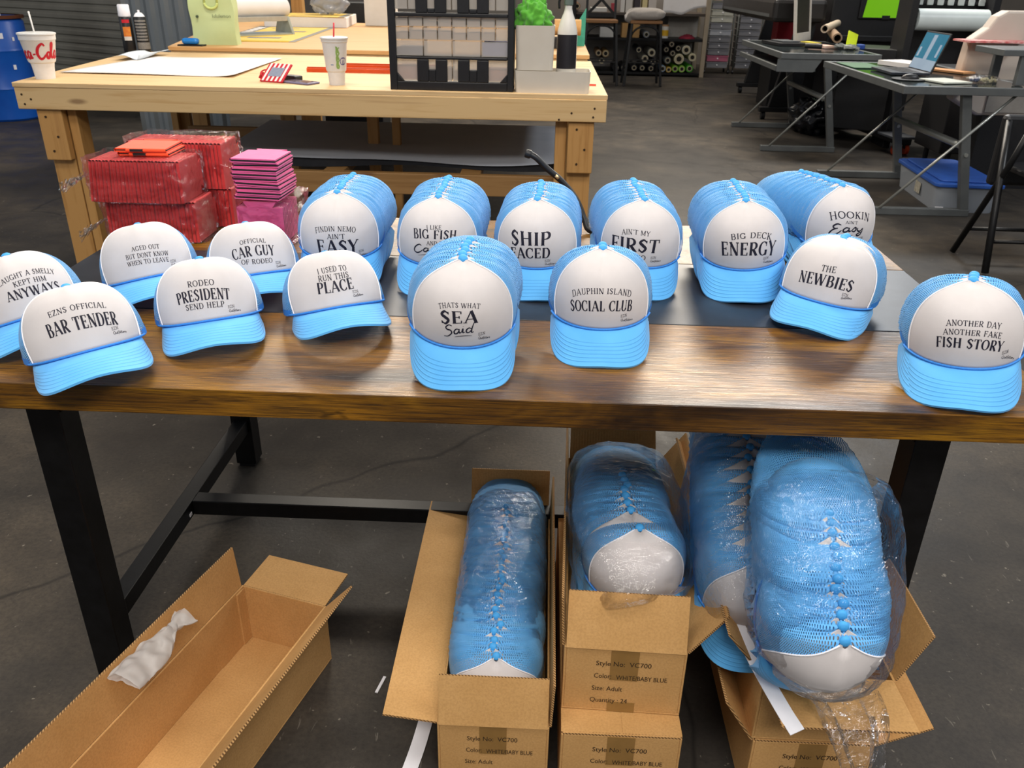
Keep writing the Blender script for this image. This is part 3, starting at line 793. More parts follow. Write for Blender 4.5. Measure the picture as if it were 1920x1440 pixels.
# ---------------------------------------------------------------- setting
def build_shell():
    b = MB(); b.box(-12, 11, -4, 15.5, -.06, 0)
    struct(b.build('floor', m_floor()))
    b = MB(); b.box(-12, 11, 14.2, 14.4, 0, 4.6)
    struct(b.build('wall_back', mat('back_wall_paint', '#7d7770', '#878078', .8, 0, 3, .1)))
    b = MB(); b.box(9.5, 9.7, -4, 14.2, 0, 4.6)
    struct(b.build('wall_right', mat('side_wall_paint', '#5a5754', '#64605c', .8, 0, 3, .1)))
build_shell()

# ---------------------------------------------------------------- cartons under the table
from mathutils import noise as mnoise
TAPE = mat('packing_tape', '#9a7440', '#8d6a39', .22, 0, 30, .05, 300, coat=.4)
def flapbox(mb, x0, x1, y0, y1, z0, z1, T, thin=(2, 3, 4, 5)):
    k = len(mb.f); mb.box(x0, x1, y0, y1, z0, z1, T)
    for i in thin: mb.mi[k+i] = 1
def carton(label, loc, yaw, W, L, H, flaps, text=None, group=None, tape=True, gap=.003):
    t = thing('cardboard_carton', label, 'carton', loc, (0, 0, yaw), group)
    th = .004; h = W/2
    b = MB()
    b.box(-h, h, 0, L, 0, th)
    b.box(-h, -h+th, 0, L, th, H); b.box(h-th, h, 0, L, th, H)
    b.box(-h+th, h-th, 0, th, th, H); b.box(-h+th, h-th, L-th, L, th, H)
    body = b.build('body', CARD, t, bevel=.0012)
    # inside: glued seam strip, bottom flap joint
    fd = W/2-.002
    for side, ang in flaps.items():
        a = radians(ang); g = gap
        m = MB()
        if side in ('front', 'back'):
            s_ = 1 if side == 'front' else -1
            y0 = 0 if side == 'front' else L
            T = Matrix.Translation((0, y0, H)) @ Matrix.Rotation(a*s_, 4, 'X')
            flapbox(m, -h+g, h-g, 0 if s_ > 0 else -fd, fd if s_ > 0 else 0, 0, th, T, (2, 3, 4, 5))
        else:
            s_ = 1 if side == 'left' else -1
            x0 = -h if side == 'left' else h
            T = Matrix.Translation((x0, 0, H)) @ Matrix.Rotation(-a*s_, 4, 'Y')
            flapbox(m, 0 if s_ > 0 else -fd, fd if s_ > 0 else 0, g, L-g, 0, th, T, (2, 3, 4, 5))
        m.build('flap', [CARD, FLUTE], t)
    if tape:
        for za, zb in ((H*.52, H-.001), (0, H*.16)):
            m = MB(); m.box(-.024, .024, -.0009, 0, za, zb); m.build('tape', TAPE, body)
    if text:
        ob = []
        for (s, x, z, size, sx) in text:
            ob.append(text_mesh(s, size, 'lettering', INK_BOX, body, (x*W-h, -.0013, z), (pi/2, 0, 0), 0, 'LEFT', 1, sx*W))
        join(ob, 'lettering')
    return t
INK_BOX = mat('carton_print', '#2a1c10', '#33230f', .8, 0, 40)
def join(obs, name):
    """merge several lettering meshes of one face into one mesh"""
    p = obs[0].parent; mb = MB()
    for o in obs:
        M_ = Matrix.LocRotScale(o.location, o.rotation_euler, o.scale)
        mb.add([tuple(M_ @ v.co) for v in o.data.vertices], [tuple(f.vertices) for f in o.data.polygons])
    m = obs[0].data.materials[0]
    for o in obs: bpy.data.objects.remove(o, do_unlink=True)
    return mb.build(name, m, p)
LINES = [('Style No:  VC700', .265, .108, .0150, .455), ('Color:', .255, .079, .0150, .145), ('WHITE/BABY BLUE', .44, .0775, .0145, .42),
         ('Size: Adult', .245, .050, .0150, .255), ('Quantity : 24', .235, .022, .0150, .315)]
cW, cL, cH = .205, .663, .145
carton('open carton on the floor under the table middle, its left flap folded out flat', (.011, -.073, 0), -.0, .197, cL, cH,
       {'front': 76, 'back': 106, 'left': 172, 'right': 92}, LINES, 'hat cartons')
carton('closed carton on the floor beneath the centre carton of white and blue hats', (.2345, -.084, 0), 0, .209, cL, cH,
       {'front': 0, 'left': 0.6, 'right': 0.6, 'back': 0}, LINES, 'hat cartons')
carton('open carton stacked on the closed one, holding bagged hats with a white front panel', (.2345, -.034, .1505), -.03, .209, .62, cH,
       {'front': 72, 'back': 140, 'left': 93, 'right': 124}, LINES, 'hat cartons')
carton('lower right carton on the floor, its left flap raised beneath the upper carton', (.5645, -.080, 0), 0, .207, cL, cH,
       {'front': 0, 'back': 0, 'left': 122, 'right': 152}, LINES, 'hat cartons')
carton('upper right carton with its front flap folded out under a bag of hats', (.564, -.079, .1505), 0, .214, .64, cH,
       {'front': 178, 'back': 120, 'left': 128, 'right': 112}, LINES[:3], 'hat cartons', tape=False)
ey = radians(-15.8)
exn, eyn = Vector((cos(ey), sin(ey), 0)), Vector((-sin(ey), cos(ey), 0))
e0 = Vector((-.450, .2395, 0))-eyn*cL
et = carton('empty open carton on the floor in front of the left table leg', (e0.x, e0.y, 0), ey, .202, cL, cH,
            {'front': 100, 'back': 176, 'left': 94, 'right': 131}, None, 'hat cartons', tape=False)
# seam flap and bottom joint seen inside the empty carton
m = MB(); m.box(-.097, -.0935, cL-.03, cL-.0045, .006, cH-.004); m.build('glue_seam', CARDY, et)
m = MB(); m.box(-.0965, .0965, .004, cL-.105, .004, .0075); m.build('inner_bottom_flap', CARDY, et)

# ---------------------------------------------------------------- bagged hats in the cartons
GC = (0., .64, radians(4), .019, .0895, .100, .90)
def b_origin(B, tilt, P):
    b = crown(0, 1, P)
    return (B[0], B[1]-(b.y*cos(tilt)-b.z*sin(tilt)), B[2]-(b.y*sin(tilt)+b.z*cos(tilt)))
def bag_stack(B0, step, n, tilt, P, who, group, first=None, seed=5, drop=0., sc=1., last=None):
    rnd = random.Random(seed)
    B = Vector(B0)
    for i in range(n):
        if last and i >= n-last[0]: P = last[1]
        x, y, z = b_origin(B, tilt, P)
        nm = 'front' if i == 0 else ORD[i-1]
        lab = ('frontmost hat in %s' % who) if i == 0 else '%s hat from the front in %s' % (nm, who)
        put_hat((x+rnd.uniform(-.004, .004), y, z, rnd.uniform(-.03, .03), tilt+rnd.uniform(-.015, .015), rnd.uniform(-.025, .025)),
                lab, P, None, group, i > 0, float(rnd.randint(0, 3)), rnd.uniform(-.0012, .0012), sc)
        s_ = Vector(step)
        if i == 0 and first: s_ = Vector(first)
        s_.z -= drop*i
        B = B+s_*(1+rnd.uniform(-.15, .15))
    return B
GD = (0., .64, radians(4), .019, .0895, .100, 1.42)
GE = (0., .64, radians(62), .019, .0895, .100, .90)
GF = (0., .64, radians(62), .019, .0895, .100, 2.6)
bag_stack((.008, .004, .232), (0, .0203, 0), 24, .90, GD, 'the bag in the left floor carton', 'bagged hats in the left carton')
bag_stack((.252, .085, .462), (.0005, .0235, .0012), 13, .62, GC, 'the bag in the centre carton', 'bagged hats in the centre carton', (-.012, .042, .004), 6, .0011, 1.06)
bag_stack((.503, -.215, .505), (.0009, .0137, .0112), 12, 1.36, GE, 'the bag lying on the upper right carton', 'bagged hats on the right carton', None, 8, 0.0004, 1.06, (3, GF))
bag_stack((.447, .02, .455), (.001, .0215, .0115), 12, .80, GC, 'the shaded bag at the back of the right carton', 'bagged hats behind the right stack', None, 9)

def film_bag(name, label, path, rx, rz, seed, tail=None, ups=None, nseg=64, top_only=False):
    """a loose plastic sleeve round a stack: path of centres with half-widths"""
    t = thing(name, label, 'plastic bag', path[len(path)//2])
    o = Vector(path[len(path)//2]); n = 60
    P = spline(path, max(2, n//(len(path)-1))); N = len(P)-1
    def rad(arr, f):
        k = f*(len(arr)-1); i = min(len(arr)-2, int(k)); return arr[i]+(arr[i+1]-arr[i])*(k-i)
    def fn(u, v):
        i = min(N-1, int(v*N)); f = v*N-i
        c = P[i].lerp(P[i+1], f); d = (P[min(N, i+1)]-P[max(0, i-1)]).normalized()
        x = Vector((0, 0, 1)).cross(d); x = -x.normalized(); y = d.cross(x).normalized()
        if y.z < 0: y = -y
        a = 2*pi*u; ca, sa = cos(a), sin(a)
        w_, h_ = rad(rx, v), rad(rz, v)
        px = copysign(abs(ca)**.7, ca)*w_; py = copysign(abs(sa)**.7, sa)*h_
        q = c+x*px+y*py-o
        wr = mnoise.noise(Vector((q.x*26, q.y*20+seed*7, q.z*26)))*.007+mnoise.noise(Vector((q.x*70+seed, q.y*46, q.z*70)))*.004
        nrm = (x*px+y*py).normalized() if (px or py) else y
        return q+nrm*wr
    m = MB(); m.grid(fn, nseg, 90, None, True)
    m.build('film', FILM, t, smooth=True)
    return t
film_bag('plastic_bag', 'clear plastic bag round the hats in the left floor carton', [(.01, -.005, .12), (.009, .03, .14), (.008, .25, .155), (.008, .48, .155), (.008, .560, .14)],
         [.05, .086, .092, .092, .07], [.05, .075, .096, .098, .06], 1)
film_bag('plastic_bag', 'clear plastic bag round the hats in the centre carton', [(.255, .03, .345), (.25, .06, .365), (.245, .2, .382), (.245, .34, .362), (.243, .43, .33), (.243, .47, .31)],
         [.06, .104, .112, .110, .098, .05], [.05, .085, .112, .108, .08, .04], 2)
film_bag('plastic_bag', 'clear plastic bag round the hats lying over the right carton', [(.50, -.155, .395), (.502, -.148, .44), (.506, -.092, .53), (.511, -.03, .59), (.512, .01, .615)],
         [.07, .102, .110, .110, .09], [.04, .078, .090, .086, .05], 3)
film_bag('plastic_bag', 'clear plastic bag round the shaded hats at the back right', [(.44, -.02, .36), (.445, .08, .42), (.45, .20, .48), (.455, .32, .52)],
         [.06, .104, .108, .07], [.10, .12, .12, .09], 4)
# loose bag tail over the folded flap
def tail():
    m = MB(); P = spline([(.545, -.155, .345), (.566, -.172, .312), (.575, -.19, .30), (.577, -.215, .268), (.575, -.228, .235)], 10)
    R_ = [.045, .040, .036, .028, .006]
    def fn(u, v):
        i = min(len(P)-2, int(v*(len(P)-1))); f = v*(len(P)-1)-i
        c = P[i].lerp(P[i+1], f); k = v*4; j = min(3, int(k)); r = R_[j]+(R_[j+1]-R_[j])*(k-j)
        a = 2*pi*u; w_ = 1+.30*sin(5*a+v*4)+.15*sin(9*a)
        return (c.x+r*cos(a)*w_, c.y+.35*r*sin(a)*w_, c.z+.35*r*sin(a)*w_*.8+.003*sin(a*3))
    m.grid(fn, 36, 40, None, True)
    tag(m.build('plastic_bag_end', FILM, None, smooth=True), 'twisted clear bag end hanging over the folded carton flap', 'plastic bag')
tail()
# small loose tissue bag over the rim of the empty carton
TISSUE = m_frost('white_tissue_film', '#cfc9c4', .62, .4)
def tissue():
    A = Vector((-.617, -.098, .247)); K = Vector((-.583, .028, .247)); E_ = Vector((-.573, .064, .250))
    d = (K-A).normalized(); sd = Vector((d.y, -d.x, 0))
    m = MB()
    def fn(u, v):
        if v < .8:
            c = A.lerp(K, v/.8); w_ = .033*(1-.72*max(0, (v/.8-.55)/.45)**1.3)
        else:
            f = (v-.8)/.2; c = K.lerp(E_, f); w_ = .0085+.017*f
        a = 2*pi*u; ca, sa = cos(a), sin(a)
        p = c+sd*(w_*ca)+Vector((0, 0, .005*sa*(.4+w_/.033)))
        over = ca*w_
        p.z -= .55*max(0, over)+.35*max(0, -over)
        p += Vector((0, 0, 1))*mnoise.noise(Vector((p.x*55, p.y*55, u*6)))*.008
        return p
    m.grid(fn, 40, 60, None, True)
    b = thing('tissue_bag', 'crumpled white tissue bag with a knotted neck on the empty carton rim', 'plastic bag', A)
    o = m.build('bag_body', TISSUE, b, smooth=True); o.location = -A
    m = MB(); m.grid(lambda u, v: tuple(K+sd*(.011*cos(2*pi*u))*(1-.3*abs(2*v-1))+Vector((0, 0, -.004+.011*sin(2*pi*u)))+d*(.012*(v-.5))), 16, 6, None, True)
    o = m.build('knot', TISSUE, b, smooth=True); o.location = -A
tissue()
# white stiffener strips
def strip(label, pts, wv, th_=.0012):
    P = spline(pts, 8); m = MB(); wv = Vector(wv)
    vs = []
    for p in P: vs += [p-wv, p+wv, p+wv+Vector((0, 0, th_)), p-wv+Vector((0, 0, th_))]
    fs = []
    for i in range(len(P)-1):
        for k in range(4): fs.append((i*4+k, i*4+(k+1) % 4, i*4+4+(k+1) % 4, i*4+4+k))
    fs += [(0, 1, 2, 3), tuple(len(vs)-4+k for k in (3, 2, 1, 0))]
    m.add(vs, fs); return tag(m.build('plastic_strip', PIPE, None, smooth=False), label, 'strip', 'white stiffener strips')
strip('long curved white strip lying on the right carton flap', [(.405, .085, .360), (.412, .02, .350), (.440, -.08, .325), (.466, -.155, .306), (.480, -.195, .300)], (.0105, .003, .004))
strip('flat white strip on the floor below the left carton flap', [(-.128, .07, .0015), (-.138, -.02, .0015), (-.162, -.16, .0015)], (.014, -.002, 0))
for i, (x, y, L_, r_, lb) in enumerate([(-.235, .145, .045, 1.35, 'thin white sliver on the floor between the empty carton and the left floor carton'),
                                        (.30, 2.02, .05, 1.1, 'white sliver on the floor beside the right bench leg')]):
    m = MB(); m.cbox((0, 0, .001), (L_, .006, .002)); o = m.build('paper_sliver', PIPE); o.location = (x, y, 0); o.rotation_euler = (0, 0, r_); tag(o, lb, 'paper scrap')

# ---------------------------------------------------------------- pine workbenches and what stands on them
def wpart(mb, name, m, parent, **kw):
    o = mb.build(name, m, parent, **kw); o.location = -Vector(parent.location); return o
SCREW = mat('screw_head', '#4a3622', '#3b2b1b', .5, .4, 50)
def build_bench():
    t = thing('workbench', 'long light pine workbench behind the hat table', 'workbench', (-.9, 3.1, 0))
    m = MB(); m.prism([(-2.119, 2.3818), (.312, 2.391), (.308, 3.88), (-2.30, 3.88)], .879, .897); wpart(m, 'plywood_top', PLY, t, bevel=.002)
    m = MB(); m.box(-2.117, .310, 2.386, 2.424, .792, .879); ap = wpart(m, 'front_board', PINE_X, t, bevel=.003)
    m = MB()
    for x, z in ((.262, .846), (.170, .826), (.258, .812), (.12, .80), (-2.09, .85), (-2.055, .832), (-2.085, .812)):
        m.cyl((x, 2.3865, z), (x, 2.3845, z), .0045, 8); m.build('screw', SCREW, ap); m = MB()
    m = MB(); m.box(.272, .310, 2.424, 3.86, .792, .879); m.box(-2.117, -2.079, 2.424, 3.86, .792, .879); wpart(m, 'side_board', PINE_X, t, bevel=.003)
    for (xa, xb, sx) in ((-2.055, -1.95, 1), (.160, .265, -1)):
        m = MB(); m.box(xa, xb, 2.404, 2.442, .582, .792); b = wpart(m, 'leg_block', PINE_Z, t, bevel=.004)
        m = MB()
        for dx, z in ((.035, .76), (.07, .68), (.04, .62)): m.cyl((xa+dx, 2.404, z), (xa+dx, 2.4015, z), .005, 8)
        m.build('screw', SCREW, b)
        m = MB(); x1, x2 = (xa+.002, xb-.004); m.box(x1, x2, 2.444, 2.482, 0, .792); 
        if sx > 0: m.box(xb+.002, xb+.040, 2.444, 2.535, 0, .792)
        else: m.box(xa-.052, xa-.006, 2.444, 2.535, 0, .792)
        wpart(m, 'leg', PINE_Z, t, bevel=.003)
    for x in (-2.0, .2):
        m = MB(); m.box(x-.045, x+.045, 3.70, 3.738, 0, .792); m.box(x-.045, x-.007, 3.66, 3.70, 0, .792); wpart(m, 'leg', PINE_Z, t, bevel=.003)
    for x, dk in ((-.765, .038), (-.652, .02)):
        m = MB(); m.box(x-.026 if dk > .03 else x-.019, x+.026 if dk > .03 else x+.019, 2.98, 3.02, .1, .879); wpart(m, 'centre_post', PINE_Z, t, bevel=.003)
    m = MB(); m.box(-1.41, -1.33, 3.62, 3.66, .0, .879); wpart(m, 'leg', PINE_Z, t, bevel=.003)
    for ya in (2.488, 3.55):
        m = MB(); m.box(-1.912, .110, ya, ya+.038, .455, .545); wpart(m, 'lower_rail', PINE_Y, t, bevel=.003)
    for x in (-1.5, -.9, -.3):
        m = MB(); m.box(x, x+.09, 2.526, 3.55, .51, .545); wpart(m, 'lower_slat', PINE_Y, t, bevel=.003)
    return t
build_bench()
PALE = mat('pale_foam_board', '#b9bfca', '#c3c8d2', .7, 0, 6, .08)
BLKF = mat('black_foam', '#121318', '#191a1f', .8, 0, 30, .1)
def shelf_sheet():
    t = thing('foam_sheet', 'large pale grey foam board lying on the lower shelf of the pine workbench', 'foam board', (-.7, 3.0, .547))
    def edge(x): return 2.56+.085*sin((x+1.0)*3.4)**2-.04*max(0, x)
    def fn(u, v):
        x = -1.42+1.56*u; y = edge(x)+v*(3.64-edge(x)); x -= .05*v*(1-u)
        return (x+.7, y-3.0, .030+.012*sin(u*7)*(1-v))
    m = MB(); m.grid(fn, 40, 12); m.build('top_sheet', PALE, t, smooth=True)
    def fn2(u, v):
        x = -1.40+1.52*u; y = edge(x)+.012+v*(3.62-edge(x))
        return (x+.7, y-3.0, .026+.012*sin(u*7)*(1-v))
    m = MB(); m.grid(fn2, 40, 12); m.grid(lambda u, v: (fn2(u, 0)[0], fn2(u, 0)[1], fn2(u, 0)[2]*(1-v)), 40, 1)
    m.build('black_backing', BLKF, t, smooth=True)
shelf_sheet()
def build_rear_bench():
    t = thing('workbench', 'second plywood bench behind the first, carrying posters and a paper roll cutter', 'workbench', (-.9, 5.1, 0))
    m = MB(); m.prism([(-2.10, 3.888), (.30, 3.888), (.31, 6.7), (-2.75, 6.7)], .905, .927); wpart(m, 'plywood_top', PLY2, t, bevel=.002)
    m = MB(); m.box(-2.09, .29, 3.895, 3.93, .80, .905); wpart(m, 'front_board', PINE_X, t, bevel=.003)
    for x in (-2.0, .2):
        for y in (3.95, 6.55):
            m = MB(); m.box(x-.045, x+.045, y, y+.045, 0, .905); wpart(m, 'leg', PINE_Z, t, bevel=.003)
build_rear_bench()
# roll-up door, wall and barrel on the left
GALV = mat('door_slats', '#8b877b', '#7d796e', .5, .25, 3, .05)
SID = mat('metal_siding', '#6d7275', '#787d80', .45, .35, 4, .05)
def left_wall():
    d = Vector((-.876, .482, 0)).normalized(); n = Vector((-.482, -.876, 0)).normalized(); Q = Vector((-3.0, 7.0, 0))
    m = MB()
    prof = []
    z = 0.
    while z < 3.2:
        prof += [(0, z), (.016, z+.012), (.018, z+.045), (.0, z+.062)]; z += .076
    vs = []
    for t_ in (.7, 9.5):
        for a, zz in prof: vs.append(Q+d*t_+n*a+Vector((0, 0, zz)))
    k = len(prof); m.add(vs, [(i, i+1, k+i+1, k+i) for i in range(k-1)])
    struct(m.build('door_1', GALV, smooth=False))
    m = MB()
    a, b = Q+d*.55, Q+d*9.5
    for s_ in (0, 1): pass
    p = [a-n*.06, b-n*.06, b-n*.2, a-n*.2]
    m.prism([(q.x, q.y) for q in p], 0, 4.6)
    struct(m.build('wall_left', mat('left_wall_panel', '#5d5f60', '#696b6c', .6, .1, 4, .05)))
    m = MB(); vs = []; N = 26
    for zz in (0, 1.9):
        for i in range(N+1):
            q = -3.32+.75*i/N; vs.append((q, 5.95+.02*(1 if (i % 4) in (1, 2) else 0), zz))
    m.add(vs, [(i, i+1, N+2+i, N+1+i) for i in range(N)])
    tag(m.build('metal_siding_sheet', SID, solid=.002), 'grey ribbed metal sheet standing behind the pale green bag', 'metal sheet')
left_wall()
BLUEP = mat('blue_drum_plastic', '#0d4fae', '#1158b8', .38, 0, 8, .06)
def barrel():
    t = thing('drum', 'blue plastic drum on the floor by the roll-up door', 'drum', (-5.13, 7.05, 0))
    R = .29
    m = MB(); m.lathe([(.0, 0), (R-.02, 0), (R, .02), (R, .27), (R+.008, .29), (R, .31), (R, .60), (R+.008, .62), (R, .64), (R, .86), (R-.03, .90), (R-.05, .91), (.0, .905)], 40)
    m.build('body', BLUEP, t, auto=40)
    m = MB(); m.lathe([(R-.02, .895), (R+.012, .89), (R+.012, .915), (R-.02, .918)], 40); m.build('rim_ring', mat('rusty_ring', '#6e3a1f', '#53301c', .7, .3, 30, .1), t, auto=40)
    m = MB(); m.cyl((.16, -.1, .905), (.16, -.1, .93), .03, 16); m.build('bung', PIPE, t)
    for az_, z, s_ in ((-.55, .48, .025), (-.75, .75, .03), (-.4, .72, .02)):
        m = MB(); m.cbox((cos(az_)*(R+.003), sin(az_)*(R+.003), z), (.004, s_, s_*1.6), (0, 0, az_)); m.build('label_scrap', PIPE, t)
barrel()
# ---- foam cups
FOAM = mat('white_foam_cup', '#dad6d2', '#e2deda', .75, 0, 40, .1, 700)
RED = mat('red_print', '#c3172a', '#b91526', .6, 0, 30)
def cup(label, loc, prof, straw, scol, deco):
    t = thing('foam_cup', label, 'cup', loc)
    m = MB(); m.lathe([(0.0001, 0)]+prof+[(prof[-1][0]-.004, prof[-1][1]-.001), (prof[0][0]-.003, .006), (.0001, .005)], 40); m.build('cup_body', FOAM, t, auto=35)
    top = prof[-1]
    m = MB(); m.lathe([(top[0]-.001, top[1]-.004), (top[0]+.003, top[1]-.003), (top[0]+.003, top[1]+.003), (top[0]-.004, top[1]+.005), (.012, top[1]+.004), (.0001, top[1]+.004)], 40); m.build('lid', mat('clear_lid', '#d9d8d6', '#e1e0de', .3, 0, 20), t, auto=40)
    m = MB(); m.tube([(-.004, 0, top[1]-.03), (straw[0], 0, straw[1])], .0032, 10); m.build('straw', mat(scol[0], scol[1], scol[1], .4), t, smooth=True)
    def rad(z):
        for (r0, z0), (r1, z1) in zip(prof, prof[1:]):
            if z0 <= z <= z1 and z1 > z0: return r0+(r1-r0)*(z-z0)/(z1-z0)
        return top[0]
    for nm, mt, strokes, az0 in deco:
        mm = MB()
        def pl(x, y, az0=az0):
            r = rad(y)+.0006; a = az0+x/.056
            return Vector((r*cos(a), r*sin(a), y))
        strokes_to_mesh(mm, strokes, pl); mm.build(nm, mt, t)
    return t
def scr(text, h, x0, y0, wd, kx=1.):
    S, a = script_strokes(text, wd)
    return [[((px-a/2)*h*kx+x0, y0+py*h, pw*h) for px, py, pw in st] for st in S]
cup('white foam cup with red script lettering at the left end of the workbench', (-2.060, 2.535, .897),
    [(.038, .0), (.044, .062), (.051, .066), (.054, .075), (.0665, .150), (.070, .154), (.071, .176)], (-.012, .26), ('white_straw', '#dcd8d4'),
    [('logo', RED, scr('Coca-Cola', .058, .012, .082, .15, .80), radians(-97))])
GRNP = mat('green_print', '#8fae5d', '#86a655', .7); PURP = mat('purple_print', '#3a2f7a', '#413684', .7)
blk = [[(.0+.002*sin(i*2.1), .062+.0086*i, -(.012+.004*((i*7) % 3)))for i in (j, j+1)] for j in range(9)]
cup('white foam cup with a red straw and green print, left of the black drawer organizer', (-.815, 2.545, .897),
    [(.032, .0), (.036, .052), (.040, .055), (.0415, .062), (.051, .165), (.054, .168), (.055, .182)], (.004, .24), ('red_straw', '#cc2233'),
    [('print', GRNP, [[(.004+.0015*sin(i*2), .066+.0085*i, .016+.004*((i*5) % 3-1)) for i in range(11)]], radians(-70)),
     ('logo', PURP, [[(.034+.011*cos(a)+.006*cos(3*a), .095+.014*sin(a)+.005*sin(3*a), .003) for a in [2*pi*k/30 for k in range(31)]],
                     [(.034+.004*cos(a), .092+.006*sin(a), .0025) for a in [2*pi*k/14 for k in range(15)]]], radians(-70)),
     ('small_print', mat('blue_print', '#4468a0'), [[(-.034, .082, .003), (-.018, .0815, .003)]], radians(-70))])
# ---- spray cans
def can(label, loc, kind):
    t = thing('spray_can', label, 'spray can', loc)
    r = .033
    m = MB(); m.lathe([(.0001, 0), (r-.003, 0), (r, .004), (r, .180), (r-.004, .186)], 28); m.build('can_body', BLACKP, t, auto=40)
    m = MB(); m.lathe([(r+.0004, .02), (r+.0004, .055)], 28); 
    for i in range(7): m.lathe([(r+.0005, .064+.016*i), (r+.0005, .0735+.016*i)], 12, None, -2.2, -.2)
    if kind == 1: m.build('label_print', mat('grey_label_print', '#86827c', '#6c6863', .6, 0, 200), t)
    else:
        m = MB(); m.lathe([(r+.0004, .065), (r+.0004, .085)], 14, None, -1.75, -.55); m.build('label_print', mat('white_label', '#cfc6bd'), t)
        m = MB(); m.lathe([(r+.0005, .085), (r+.0005, .135)], 14, None, -1.75, -.55); m.build('label_print', mat('orange_label', '#d98f2c', '#c6581f', .5, 0, 40), t)
        m = MB(); m.lathe([(r+.0004, .155), (r+.0004, .172)], 14, None, -1.75, -.55); m.build('label_print', RED, t)
    m = MB()
    if kind == 0: m.lathe([(r-.003, .186), (r-.001, .19), (r-.003, .243), (r-.006, .247), (.0001, .247)], 28)
    else: m.lathe([(r-.004, .186), (.022, .198), (.014, .205), (.006, .207), (.006, .219), (.0001, .220)], 28)
    m.build('cap', PIPE, t, auto=40)
can('black spray can with an orange label and a tall white cap', (-2.278, 3.80, .897), 0)
can('black spray can with grey print and a low white nozzle', (-2.205, 3.82, .897), 1)
# ---- paper on the bench
PAPER = mat('white_paper', '#dcd6d2', '#e3dedb', .8, 0, 10, .05)
def quad_sheet(name, label, cat, c, z, m_, curl=0., wav=.0, nu=24, nv=14, group=None, th=.0012):
    (a, b, d, e) = [Vector((x, y, 0)) for x, y in c]
    o = Vector((sum(p[0] for p in c)/4, sum(p[1] for p in c)/4, z))
    m = MB()
    def fn(u, v):
        p = a.lerp(b, u).lerp(e.lerp(d, u), v)
        h = wav*(sin(u*5+v*3)+1)*.5+curl*max(0, u-.86)**2*50*max(0, 1-v*1.2)
        return (p.x-o.x, p.y-o.y, .0015+h)
    m.grid(fn, nu, nv)
    ob = m.build(name, m_, None, smooth=True, solid=th); ob.location = o
    return tag(ob, label, cat, group)
quad_sheet('paper_sheet', 'large blank white paper sheet lying on the left half of the workbench', 'paper', [(-2.11, 2.74), (-1.315, 2.715), (-1.36, 3.60), (-2.03, 3.56)], .897, PAPER, .010, .004)
quad_sheet('paper_sheet', 'small curled bluish paper in front of the spray cans', 'paper', [(-2.15, 3.36), (-2.0, 3.30), (-2.02, 3.72), (-2.17, 3.74)], .903, mat('bluish_paper', '#c9d2da', '#d3dbe2', .7), .03, .018)
# ---- wallet, fob, phone
def trinkets():
    t = thing('card_wallet', 'red and white striped card wallet on keys propped on the bench', 'wallet', (-1.10, 2.56, .897), (radians(38), 0, radians(-20)))
    m = MB(); m.box(-.058, .058, -.0, .105, .0, .008); m.build('wallet_body', RED, t, bevel=.003)
    m = MB()
    for i in range(5): m.box(-.048+.022*i, -.038+.022*i, .002, .103, .008, .0088)
    m.build('stripe_print', PAPER, t)
    m = MB(); m.box(-.030, .036, .028, .078, .0085, .0098); m.build('card_window', mat('card_window', '#7d8699', '#8d93a4', .3, 0, 80), t, bevel=.002)
    m = MB(); m.tube([(-.062+.016*cos(a), .05+.016*sin(a), .004) for a in [2*pi*i/20 for i in range(21)]], .003, 6); m.tube([(-.07, .055, .004), (-.082, .03, -.01)], .006, 6); m.build('key_ring', RED, t, smooth=True)
    m = MB(); m.cbox((0, 0, .011), (.075, .05, .022)); o = m.build('key_fob', BLACKP, None, bevel=.006); o.location = (-1.035, 2.655, .897); o.rotation_euler = (0, 0, -.5); tag(o, 'black key fob behind the striped wallet', 'key fob')
    t = thing('phone', 'phone in a grey case lying flat right of the striped wallet', 'phone', (-.975, 2.56, .897), (0, 0, radians(-28)))
    m = MB(); m.box(-.075, .075, -.038, .038, 0, .009); m.build('case', mat('lilac_grey_case', '#6d6884', '#79728e', .4, 0, 30), t, bevel=.004)
    m = MB(); m.box(-.066, .066, -.032, .032, .009, .0096); m.build('screen', mat('phone_glass', '#8f7f86', '#57505c', .08, 0, 22), t)
trinkets()
ORG = mat('orange_extrusion', '#d4501a', '#c64512', .4, 0, 20)
for i, (x0, x1, y, z, lb) in enumerate([(-1.068, -.45, 3.02, .897, 'long orange rail behind the foam cup, front one'), (-.93, -.45, 3.10, .897, 'shorter orange rail lying behind the long one')]):
    m = MB(); h = .018+.010*i
    m.box(x0, x1, y-.016, y+.016, z, z+.004); m.box(x0, x1, y-.016, y-.012, z+.004, z+h); m.box(x0, x1, y+.012, y+.016, z+.004, z+h); m.box(x0, x1, y-.003, y+.003, z+.004, z+h*1.25)
    tag(m.build('plastic_rail', ORG, None, bevel=.001), lb, 'rail', 'orange rails')
